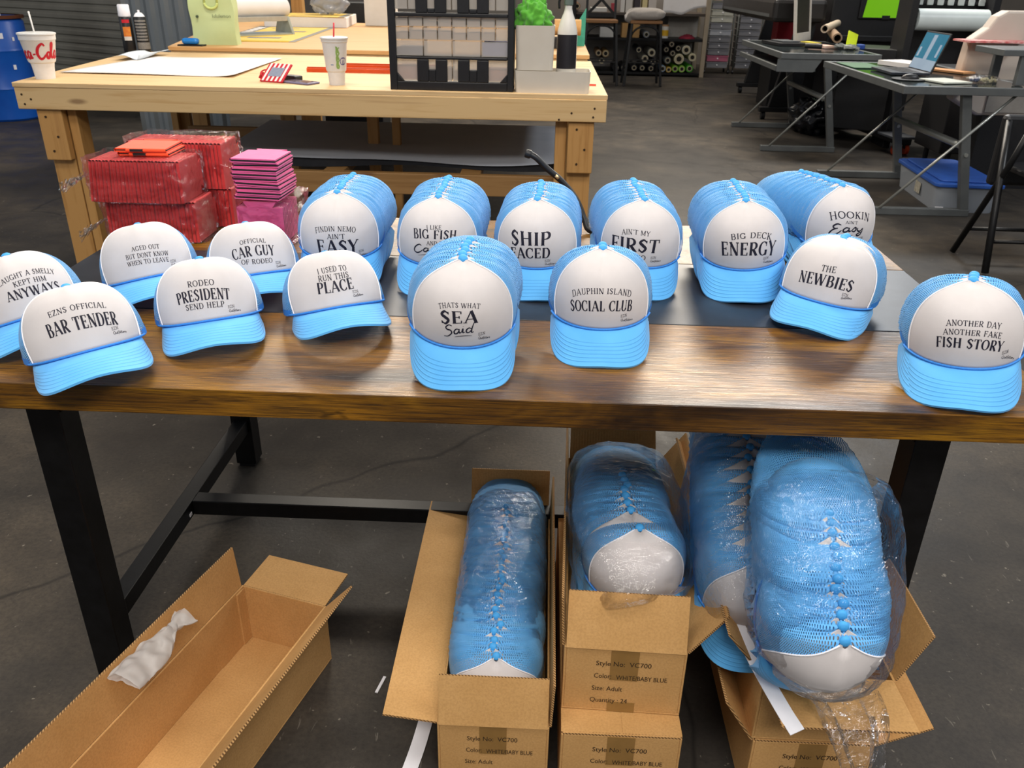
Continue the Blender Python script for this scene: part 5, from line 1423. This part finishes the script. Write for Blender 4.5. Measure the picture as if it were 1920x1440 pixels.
def dolly():
    t = thing('dolly', 'black wheeled dolly bar with orange casters on the floor between the desks', 'dolly', (3.0, 7.05, 0), (0, 0, radians(97)))
    m = MB(); m.box(-.85, .80, -.06, .06, .085, .135); m.build('frame', BLACKP, t, bevel=.006)
    m = MB(); m.box(-.84, -.55, -.10, .10, .13, .15); m.build('grey_plate', mat('grey_plate', '#4a4e55', '#545860', .5), t, bevel=.004)
    OR = mat('orange_wheel', '#c8441c', '#d14d22', .5)
    for x in (-.80, .74):
        for y in (-.045, .05):
            m = MB(); m.cyl((x, y-.014, .042), (x, y+.014, .042), .042, 18); c = m.build('caster', OR, t)
            m = MB(); m.box(x-.02, x+.02, y-.02, y+.02, .05, .09); m.build('fork', BLACKP, c)
dolly()
m = MB(); m.box(-.40, .45, -.25, .25, .0, .62); o = m.build('black_case', BLACKP, None, bevel=.01); o.location = (3.55, 5.9, .12); tag(o, 'tall black case standing beneath the laptop desk at the back', 'case')
m = MB()
for x in (-.3, .3):
    for y in (-.2, .2): m.cyl((x, y, 0), (x, y, .12), .02, 10)
o2 = m.build('caster_leg', BLACKP, o)
o2.location = (0, 0, -.12)
# plotter roll and printed boards behind the laptop
m = MB(); m.cyl((-.29, 0, 0), (.29, 0, 0), .085, 36); o = m.build('vinyl_roll', mat('mint_white_vinyl', '#c9d2d2', '#d6e0de', .35, 0, 6), None, auto=40); o.location = (3.42, 6.6, 1.045); tag(o, 'thick glossy white vinyl roll behind the laptop screen', 'vinyl roll')
def roll_rack():
    t = thing('roll_stand', 'dark stand with a row of pale clips carrying the glossy white roll', 'stand', (3.42, 6.75, 0))
    m = MB(); m.box(-.36, -.30, -.2, .1, 0, 1.3); m.box(.30, .36, -.2, .1, 0, 1.3); m.box(-.30, .30, .02, .08, .5, 1.3); m.build('frame', BLACKP, t, bevel=.004)
    m = MB(); m.cyl((-.30, -.15, 1.045), (.30, -.15, 1.045), .02, 12); m.build('spindle', SILVB, t)
    m = MB(); m.box(-.29, .29, -.06, .02, 1.165, 1.185); m.build('rail', BLACKP, t)
    for i in range(7):
        m = MB(); m.box(-.275+.085*i, -.225+.085*i, -.08, -.06, 1.155, 1.20); m.build('clip', mat('grey_clip', '#a7adab', '#b2b7b5', .4), t, bevel=.005)
roll_rack()
leaf('red and white printed boards stacked behind the laptop', (3.02, 4.98, .975), .42, .22, .05, mat('red_white_print', '#c94a4a', '#e6b9b4', .6, 0, 34), 'printed_board', 'board', .012)
# large cream machine cover at the right edge
def cream():
    t = thing('machine_cover', 'large rounded cream plastic machine housing at the right edge of the photo', 'machine', (3.20, 5.02, 0))
    CR = mat('cream_housing', '#b9aca0', '#c2b6aa', .55, 0, 4, .04)
    pr = [(-.30, .98), (-.20, 1.06), (-.16, 1.13), (-.10, 1.165), (.45, 1.165), (.45, .50), (-.14, .50), (-.33, .60)]
    m = MB(); m.prism(pr, -.0, .12, Matrix(((1, 0, 0, 0), (0, 0, 1, 0), (0, 1, 0, 0), (0, 0, 0, 1)))); m.build('housing', CR, t, bevel=.015)
    m = MB(); m.box(-.1, .45, -.012, 0, .52, .74); m.build('lower_panel', mat('grey_cream_panel', '#85807a', '#8f8a84', .6), t, bevel=.004)
    m = MB(); m.box(.26, .43, -.012, 0, .80, 1.10); m.build('dark_window', BLACKP, t, bevel=.004)
    m = MB(); m.box(-.1, .4, .0, .12, .0, .50); m.build('pedestal', BLACKP, t)
cream()
# blue lidded storage box
def tote():
    t = thing('storage_tote', 'clear plastic storage tote with a blue lid on the floor under the laptop desk', 'tote', (2.795, 4.66, 0), (0, 0, radians(-4)))
    o = bin_mesh(-.20, .20, -.40, .40, 0, .165, .05, .003, .018).build('tote_body', m_frost('milky_tote_plastic', '#a7adb5', .62, .3), t, auto=40)
    BL = mat('blue_tote_lid', '#2550a0', '#2b5ab0', .5, 0, 10, .05)
    m = MB(); m.prism(rrect(-.215, .215, -.415, .415, .05), .160, .185); m.prism(rrect(-.17, .17, -.37, .37, .04), .185, .198); m.build('lid', BL, t, bevel=.006)
    m = MB(); m.cbox((-.2005, -.06, .085), (.002, .10, .07)); m.build('paper_label', mat('worn_label', '#b9b3a2', '#8b8678', .7, 0, 60), t)
    m = MB(); m.cbox((-.16, -.395, .022), (.05, .004, .022)); m.build('sticker', PIPE, t)
tote()
# black folding stool legs near the right edge
def stool_black():
    t = thing('folding_chair', 'black folding chair with crossed tube legs at the right edge', 'chair', (2.55, 3.25, 0))
    for xo in (0, .46):
        m = MB(); m.tube([(-.245+xo, .11, .012), (-.145+xo, -.03, .50), (-.12+xo, -.09, .70)], .016, 10); m.build('leg', BLACKM, t, smooth=True)
        m = MB(); m.tube([(-.240+xo, -.255, .012), (-.165+xo, -.02, .42), (-.10+xo, .17, .69)], .018, 10); m.build('leg', BLACKM, t, smooth=True)
    m = MB(); m.tube([(-.215, -.17, .15), (.24, -.17, .15)], .010, 8); m.tube([(-.215, .07, .15), (.24, .07, .15)], .010, 8); m.build('cross_bar', BLACKM, t, smooth=True)
    m = MB(); m.box(-.12, .42, .16, .22, .36, .72); m.build('backrest', BLACKP, t, bevel=.02)
    m = MB(); m.box(-.10, .42, -.12, .16, .46, .49); m.build('seat', BLACKP, t, bevel=.01)
stool_black()
leaf('short white plastic offcut on the floor behind the right desk leg', (2.83, 4.98, 0), .03, .16, -.5, PIPE, 'plastic_offcut', 'scrap', .015)
# ---------------------------------------------------------------- back of the room
CREAMP = mat('cream_post_paint', '#a3937c', '#ad9d86', .6, 0, 6)
def shelving():
    t = thing('shelving_unit', 'tall shelving unit with cream posts at the back wall holding vinyl rolls', 'shelving', (1.42, 12.5, 0))
    for x in (-1.0, .93):
        for y in (-.40, .35):
            m = MB(); m.box(x-.03, x+.03, y-.03, y+.03, 0, 2.0); m.build('post', CREAMP if x > 0 else BLACKM, t, bevel=.003)
    for z in (.04, .505, .845):
        m = MB(); m.box(-1.0, .93, -.40, .38, z-.018, z+.018); m.build('shelf', mat('shelf_board', '#4a4038', '#544a41', .7, 0, 6) if z > .8 else BLACKM, t, bevel=.003)
    m = MB(); m.box(-1.0, .93, .385, .395, 0, 2.0); m.build('back_panel', mat('pale_back_panel', '#8f8881', '#98918a', .8, 0, 3), t)
shelving()
CORE = mat('roll_core_card', '#b8ab8c', '#c1b496', .8, 0, 20); CORE_SHADE = mat('core_shade', '#17120f', '#1e1814', .8)
ROLLS = [(1.874, .449, .044, '#2a1c18', 0, 'dark brown'), (1.803, .375, .041, '#171313', 0, 'black'), (1.901, .326, .044, '#3a3632', 0, 'charcoal'), (1.977, .396, .044, '#211c1b', 0, 'black'), (2.096, .376, .062, '#c9c6b4', 1, 'cream ended'), (2.195, .277, .055, '#cfc8a8', 1, 'pale yellow ended'),
         (2.002, .250, .072, '#d3cba9', 1, 'large cream'), (1.837, .228, .050, '#5d6160', 0, 'grey'), (1.774, .112, .046, '#7f95ac', 0, 'light blue'), (1.865, .099, .040, '#d0a92c', 1, 'yellow'), (1.958, .112, .048, '#79b52a', 0, 'lime green'), (2.058, .112, .048, '#86bf3c', 0, 'pale lime green'), (2.171, .120, .052, '#3f9a20', 0, 'bright green'),
         (1.592, .329, .055, '#b9b6a6', 1, 'off-white'), (1.501, .245, .050, '#a9a493', 1, 'ivory'), (1.493, .575, .045, '#7d828a', 0, 'silver grey'), (1.625, .202, .045, '#2c2f36', 0, 'slate'), (1.40, .364, .046, '#16161a', 0, 'black'), (1.35, .115, .045, '#1d1d22', 0, 'black'), (1.47, .115, .045, '#1a1a1e', 0, 'black'), (1.60, .110, .045, '#202026', 0, 'black'),
         (.81, .31, .046, '#8a6a48', 1, 'brown'), (.915, .305, .050, '#a48452', 1, 'tan'), (.862, .200, .044, '#7b7466', 1, 'taupe'), (1.08, .110, .048, '#1a1a1e', 0, 'black'), (1.2, .115, .048, '#17171a', 0, 'black'), (.493, .71, .052, '#b19a78', 1, 'tan tube'), (.463, .935, .046, '#8a6146', 1, 'brown tube')]
for i, (x, z, r, c, cr, nm) in enumerate(ROLLS):
    hi = x < .6
    t = thing('vinyl_roll', ('%s standing out of the rack left of the stools' % nm) if hi else '%s vinyl roll on the low back shelf%s' % (nm, ', beside the right post' if x > 2.15 else (', at the bottom' if z < .13 and nm not in ('black',) else '')), 'vinyl roll', (x, 12.1, z), (0, 0, 0), 'black vinyl rolls' if nm == 'black' else None)
    m = MB(); m.lathe([(r*.62, 0), (r, 0), (r, .62), (r*.62, .62)], 24, Matrix.Rotation(-pi/2, 4, 'X')); m.build('vinyl', mat('roll_vinyl_'+c[1:], c, c, .45, 0, 20), t, auto=40)
    m = MB(); m.lathe([(r*.52, -.004), (r*.80 if cr else r*.70, -.004), (r*.80 if cr else r*.70, .01)], 24, Matrix.Rotation(-pi/2, 4, 'X')); m.lathe([(.0001, .05), (r*.62, .05)], 16, Matrix.Rotation(-pi/2, 4, 'X')); k = m.build('core', CORE, t)
    m = MB(); m.lathe([(.0001, .003), (r*.58, .003), (r*.58, .05)], 16, Matrix.Rotation(-pi/2, 4, 'X')); m.build('core_hole_shade', CORE_SHADE, k)  # dark disc: shade of the hollow core put into its colour
def shelfbox(label, x0, x1, y0, y1, z0, z1, m_, name='box', cat='box'):
    m = MB(); m.box(x0, x1, y0, y1, z0, z1); tag(m.build(name, m_, None, bevel=.004), label, cat)
def tub():
    t = thing('tub', 'white tub with a yellow band on the middle back shelf', 'tub', (1.775, 12.25, .5235))
    m = MB(); m.cyl((0, 0, 0), (0, 0, .16), .055, 20); m.build('tub_body', WHITEP, t, auto=40)
    m = MB(); m.lathe([(.0558, .03), (.0558, .11)], 20); m.build('band', mat('yellow_band', '#dba71e', '#e0b02a', .5), t, smooth=True)
    m = MB(); m.cyl((0, 0, .16), (0, 0, .185), .057, 20); m.build('lid', mat('tan_lid', '#b08a66'), t, auto=40)
tub()
shelfbox('large grey board leaning at the back of the middle shelf', 1.85, 2.30, 12.55, 12.57, .5235, .815, mat('grey_board_back', '#9a958e', '#a39e97', .7), 'grey_board', 'board')
shelfbox('brown carton pair on the middle back shelf behind the stools, left one', 1.14, 1.25, 12.2, 12.45, .5235, .72, CARD, 'cardboard_box')
shelfbox('brown carton pair on the middle back shelf behind the stools, right one', 1.30, 1.40, 12.2, 12.45, .5235, .73, CARD, 'cardboard_box')
shelfbox('white crate low on the middle back shelf at its left end', .82, 1.02, 12.2, 12.45, .5235, .66, WHITEP, 'crate', 'crate')
for i, (x, w_, c, lb) in enumerate([(1.13, .07, '#d6d0c8', 'white binder'), (1.22, .10, '#cfc8be', 'wide cream binder'), (1.34, .09, '#3a3236', 'dark binder'), (1.45, .08, '#d8c690', 'pale yellow binder'), (1.56, .12, '#c9bfb6', 'beige binder')]):
    shelfbox('%s on the top back shelf above the fur cushion' % lb, x-w_/2, x+w_/2-.008, 12.2, 12.45, .8635, 1.14, mat('binder_'+'abcde'[i], c, c, .6), 'binder', 'binder')
shelfbox('red tin on the top back shelf behind the left stool', .96, 1.02, 12.2, 12.26, .8635, .98, mat('red_tin', '#a3323c', '#ab3a44', .4), 'tin', 'tin')
shelfbox('white box on the top back shelf behind the left stool', .66, .90, 12.2, 12.4, .8635, .92, WHITEP)
m = MB()
m.grid(lambda u, v: (1.70+.62*u, 12.12-.03*v, .99-.13*v*(1 if u < .45 else max(.2, 1-(u-.45)*1.6))+.012*sin(u*11)*v+.25*(1-v)), 30, 10)
tag(m.build('white_sheet', PAPER, None, smooth=True, solid=.003), 'white sheet hanging over the edge of the top back shelf', 'sheet')
m = MB(); m.grid(lambda u, v: (2.10+.12*cos(2*pi*u)*cos(pi/2*v), 12.2+.1*sin(2*pi*u)*cos(pi/2*v), .5235+.055*sin(pi/2*v)*(1+.4*mnoise.noise(Vector((u*6, v*4, 1))))), 24, 8, None, True)
tag(m.build('red_cloth', mat('red_rag', '#8d1f2c', '#7a2038', .9), None, smooth=True), 'crumpled red cloth on the middle back shelf', 'cloth')
# two stools in front of the shelving
WOODS = m_pine('stool_seat_wood', '#8a5f35', '#75502c', 'x', False)
def stool(label, loc, back):
    t = thing('bar_stool', label, 'stool', loc)
    m = MB(); m.box(-.21, .21, -.19, .19, .775, .815); m.build('seat', WOODS, t, bevel=.008)
    for sx in (-1, 1):
        for sy in (-1, 1):
            m = MB(); m.bar((sx*.19, sy*.17, .775), (sx*.245, sy*.22, 0), .032, .032, (0, 1, 0)); m.build('leg', BLACKM, t, bevel=.003)
    m = MB()
    for z, k in ((.30, .224), (.24, .228)):
        m.bar((-k, -.2, z), (k, -.2, z), .016, .016); m.bar((-k, .2, z), (k, .2, z), .016, .016); m.bar((-k, -.2, z), (-k, .2, z), .016, .016); m.bar((k, -.2, z), (k, .2, z), .016, .016)
        break
    m.build('foot_ring', BLACKM, t)
    m = MB(); m.tube([(-.19*cos(a)*1.0, -.18, .60+.15*sin(a)) for a in [pi*i/14 for i in range(15)]], .012, 8); m.build('arch_brace', BLACKM, t, smooth=True)
    if back:
        m = MB(); m.bar((-.19, .17, .80), (-.19, .20, 1.25), .032, .032); m.bar((.19, .17, .80), (.19, .20, 1.25), .032, .032); m.bar((-.19, .18, .86), (.19, .18, .86), .03, .05); m.bar((-.17, .18, .88), (.17, .2, 1.22), .02, .035); m.bar((.17, .18, .88), (-.17, .2, 1.22), .02, .035); m.bar((-.19, .2, 1.24), (.19, .2, 1.24), .03, .05); m.build('back_frame', BLACKM, t)
stool('black metal stool with an X back and wooden seat, left one by the shelving', (.76, 11.0, 0), True)
stool('black metal stool with a white fur cushion on its wooden seat', (1.345, 11.0, 0), False)
FUR = mat('white_fur', '#a69d94', '#b5aca3', .95, 0, 60, .8, 120, sheen=.5)
m = MB()
def fur(u, v):
    a = 2*pi*u; b = pi*(v-.5); q = 1+.06*mnoise.noise(Vector((cos(a)*4, sin(a)*4, v*6)))
    return (copysign(abs(cos(a))**.5, cos(a))*.26*max(0, cos(b))**.5*q, copysign(abs(sin(a))**.5, sin(a))*.21*max(0, cos(b))**.5*q, .075+.075*sin(b)-.11*(max(0, -cos(a)-.75)*2))
m.grid(fur, 48, 18, None, True)
o = m.build('fur_cushion', FUR, None, smooth=True); o.location = (1.33, 10.98, .8155); tag(o, 'white fluffy fur cushion lying on the right stool', 'cushion')
# two drawer towers
CHROME = mat('grey_tube_frame', '#6d6f6b', '#767874', .35, .5, 10)
DRW = mat('smoky_drawer', '#7d7d82', '#87878c', .35, 0, 6); DRW2 = mat('pink_drawer', '#b5607a', '#bd6a83', .4, 0, 6); DRW3 = mat('pale_drawer', '#b4b3a6', '#bdbcaf', .4, 0, 12); DRW4 = mat('white_drawer', '#b7b9bd', '#a4a7b2', .4, 0, 20)
def tower(label, loc, pal):
    t = thing('drawer_cart', label, 'drawer cart', loc)
    for x in (-.185, .185):
        for y in (-.17, .17):
            m = MB(); m.tube([(x, y, .05), (x, y, 1.02)], .011, 8); m.build('post', CHROME, t, smooth=True)
            m = MB(); m.cyl((x-.012, y, .026), (x+.012, y, .026), .026, 12); m.build('caster', BLACKP, t)
    m = MB(); m.box(-.19, .19, -.18, .18, 1.01, 1.025); m.build('top', CHROME, t)
    for i in range(10):
        z = .085+.0925*i; mt = pal.get(i, DRW)
        m = MB(); m.box(-.158, .158, -.195, .17, z, z+.074); m.box(-.172, .172, -.200, .17, z+.074, z+.082); d = m.build('drawer', mt, t, bevel=.003)
        m = MB(); m.cyl((0, -.195, z+.042), (0, -.212, z+.042), .010, 10); m.build('knob', PIPE, d)
tower('ten drawer cart with one pink drawer beside the shelving', (2.68, 12.9, 0), {1: DRW2, 8: DRW3, 7: DRW3, 5: DRW4})
tower('ten drawer cart of plain smoky drawers, right of the one with a pink drawer', (3.12, 12.9, 0), {})
shelfbox('stack of yellow and purple packets on top of the left drawer cart', 2.56, 2.80, 12.75, 13.0, 1.026, 1.06, mat('packet_mix', '#8d7aa0', '#b7a848', .6, 0, 30), 'packet_stack', 'packets')

# ---------------------------------------------------------------- folded can sleeves on the table's back left corner
REDF = mat('red_foam', '#c42a2c', '#cd3432', .7, 0, 40, .1, 600, sheen=.2); PINKF = mat('pink_foam', '#e4588f', '#ea6299', .7, 0, 40, .1, 600, sheen=.2); ORF = mat('orange_red_foam', '#f04a1c', '#f55224', .7, 0, 40, .1, 600, sheen=.2)
DKF = mat('dark_foam_inside', '#1c1618', '#241d1f', .8, 0, 40)
def sleeve_meshes(cm, tag_, fold=True, slot=False):
    """a flat folded can sleeve lying on its side: x = fold width .105, y = .122 long, thickness ~.0085"""
    out = []
    w_, l_, h_ = .0525, .120, .0031
    poly = [(-w_, .0), (w_, .0), (w_, l_-.016), (w_*.55, l_-.016), (w_*.72, l_), (-w_*.72, l_), (-w_*.55, l_-.016), (-w_, l_-.016)]
    m = MB(); m.prism(poly, 0, .0026); m.prism(poly, .0052, .0078)
    n = 6
    for sx in (-1,):
        prof = [(.0039*cos(a), .0039*sin(a)) for a in [pi/2+pi*i/n for i in range(n+1)]]
        vs = [(-w_+px, y, .0039+pz) for y in (0, l_-.016) for px, pz in prof]
        m.add(vs, [(i, i+1, n+2+i, n+1+i) for i in range(n)])
    if fold:
        prof = [(-.0039*sin(a), .0039*cos(a)) for a in [pi*i/n for i in range(n+1)]]
        vs = [(x, py, .0039+pz) for x in (-w_+(.022 if slot else 0), w_) for py, pz in prof]
        m.add(vs, [(i, i+1, n+2+i, n+1+i) for i in range(n)])
    out.append(('foam_panel', m.mesh('foam_panel', cm)))
    y0 = .0012 if fold else -.0004
    m = MB(); m.prism([(-w_+.0012, y0), (w_-.0004, y0), (w_-.0004, l_-.017), (-w_+.0012, l_-.017)], .0024, .0054)
    if slot: m.prism([(-.022, -.0044), (.004, -.0044), (.010, .0), (-.016, .0)], .0015, .0068)
    out.append(('lining', m.mesh('lining', DKF)))
    return out
SL = {'red': sleeve_meshes(REDF, 'r'), 'pink': sleeve_meshes(PINKF, 'p', False), 'orange': sleeve_meshes(ORF, 'o', True, True)}
def sleeve(kind, label, loc, rot, group, sc=None):
    t = thing('can_sleeve', label, 'can sleeve', loc, rot, group)
    if sc: t.scale = sc
    for nm, me in SL[kind]:
        o = bpy.data.objects.new(nm, me); COL.objects.link(o); o.parent = t
    return t
rnd = random.Random(21)
def pack(x0, x1, y, z, n, lab, grp, h=.092, lean=.0):
    st = (x1-x0)/n
    for i in range(n):
        # standing on edge: thickness along x, fold edge towards the viewer
        t = sleeve('red', lab, (x0+st*i+rnd.uniform(-.0004, .0004), y+.0025+rnd.uniform(-.0015, .0015), z+h/2+.0008), (0, 0, 0), grp)
        t.rotation_euler = (0, radians(90)+lean*(1-i/n)+rnd.uniform(-.012, .012), 0)
        t.scale = (h/.105, 1, (st-.0002)/.0078*.98)
        t.location.x += st*.0
pack(-.952, -.742, .722, .846, 26, 'red can sleeve packed on edge in the upper front clear bag', 'red sleeves in the upper front bag', .090, .12)
pack(-.935, -.725, .735, .7525, 26, 'red can sleeve packed on edge in the lower front clear bag', 'red sleeves in the lower front bag', .090, .05)
pack(-.925, -.700, .868, .846, 26, 'red can sleeve packed on edge in the upper rear clear bag', 'red sleeves in the upper rear bag', .104)
pack(-.915, -.690, .872, .7525, 26, 'red can sleeve packed on edge in the lower rear clear bag', 'red sleeves in the lower rear bag', .090)
sleeve('orange', 'orange red folded can sleeve, upper one of the two lying on the red packs', (-.842, .765, .9505), (0, 0, radians(3)), None, (1.08, 1, 1.1))
sleeve('orange', 'orange red folded can sleeve, lower one of the two lying on the red packs', (-.838, .768, .9415), (0, 0, radians(1)), None, (1.08, 1, 1.1))
for i in range(9):
    sleeve('pink', 'pink folded can sleeve, %s from the top of the pink stack' % (['ninth', 'eighth', 'seventh', 'sixth', 'fifth', 'fourth', 'third', 'second', 'first'][i]),
           (-.581+rnd.uniform(-.004, .004), .752+rnd.uniform(-.003, .003), .8525+.0104*i), (rnd.uniform(-.01, .01), rnd.uniform(-.02, .02), radians(-4)+rnd.uniform(-.05, .05)), 'loose pink sleeves', (.98, 1, 1.2))
for i in range(11):
    t = sleeve('pink', 'pink can sleeve packed upright in the clear bag under the pink stack', (-.581, .760+.0107*i, .7525), (radians(90), 0, 0), 'pink sleeves in the clear bag', (1.0, .79, 1.25))
def film_box(label, x0, x1, y0, y1, z0, z1, seed, tails=()):
    c = Vector(((x0+x1)/2, (y0+y1)/2, z0)); t = thing('plastic_bag', label, 'plastic bag', c)
    hx, hy, hz = (x1-x0)/2, (y1-y0)/2, (z1-z0)
    def fn(u, v):
        a = 2*pi*u; k = min(1., sin(pi*v)*2.6)
        e = .28
        x = copysign(abs(cos(a))**e, cos(a))*hx*k; y = copysign(abs(sin(a))**e, sin(a))*hy*k
        z = hz*max(0, min(1, (v-.18)/.64))
        q = Vector((x*30+seed, y*30, z*30))
        d = .005*mnoise.noise(q)+.0035*mnoise.noise(q*2.7)
        return (x*(1+d/hx)+d*.3, y*(1+d/hy), max(.0008, z+d*.6))
    m = MB(); m.grid(fn, 96, 44, None, True); m.build('film', FILM, t, smooth=True)
    for (p, q, wd, h_) in tails:
        def fl(u, v, p=Vector(p), q=Vector(q)):
            b = p.lerp(q, u); s_ = (.25+.75*(1-u))
            n = mnoise.noise(Vector((u*7+seed, v*6, 3)))*.014+mnoise.noise(Vector((u*17, v*19, seed)))*.006
            return tuple(b+Vector((n*.4, (v-.5)*wd*s_+n, abs(h_*(v-.5))*u+n))-c)
        m = MB(); m.grid(fl, 26, 18); m.build('loose_end', FILM, t, smooth=True)
film_box('clear bag round the upper front pack of red sleeves', -.966, -.732, .714, .858, .8455, .943, 1, [((-.962, .73, .905), (-1.005, .70, .868), .10, .05)])
film_box('clear bag round the lower front pack of red sleeves', -.950, -.716, .727, .866, .7512, .8448, 2, [((-.945, .73, .80), (-.985, .70, .762), .09, .04)])
film_box('clear bag round the upper rear pack of red sleeves', -.940, -.690, .8665, 1.0, .8455, .962, 3)
film_box('clear bag round the lower rear pack of red sleeves', -.930, -.680, .8675, 1.0, .7512, .8448, 4)
film_box('clear bag round the upright pink sleeves', -.640, -.500, .743, .895, .7512, .851, 5, [((-.51, .82, .83), (-.465, .80, .80), .10, .05)])
# black cable rising behind the hats
m = MB(); P = spline([(.022, .955, .934), (.045, .95, .926), (.075, .95, .899), (.115, .95, .866), (.150, .945, .825), (.172, .93, .78), (.185, .91, .759), (.23, .88, .757)], 8)
m.tube(P, [.0105 if i < 5 else .0075 for i in range(len(P))], 10)
t = thing('cable', 'black cable with a rounded end rising behind the hat stacks', 'cable', (.2, .9, .751))
o = m.build('cord_body', BLACKP, t, smooth=True); o.location = -Vector(t.location)
m = MB(); m.tube([(.096, .9425, .884), (.104, .9425, .8775)], .004, 8); o = m.build('metal_clip', mat('pale_brass', '#d8b98a', '#e0c498', .3, .7), t, smooth=True); o.location = -Vector(t.location)
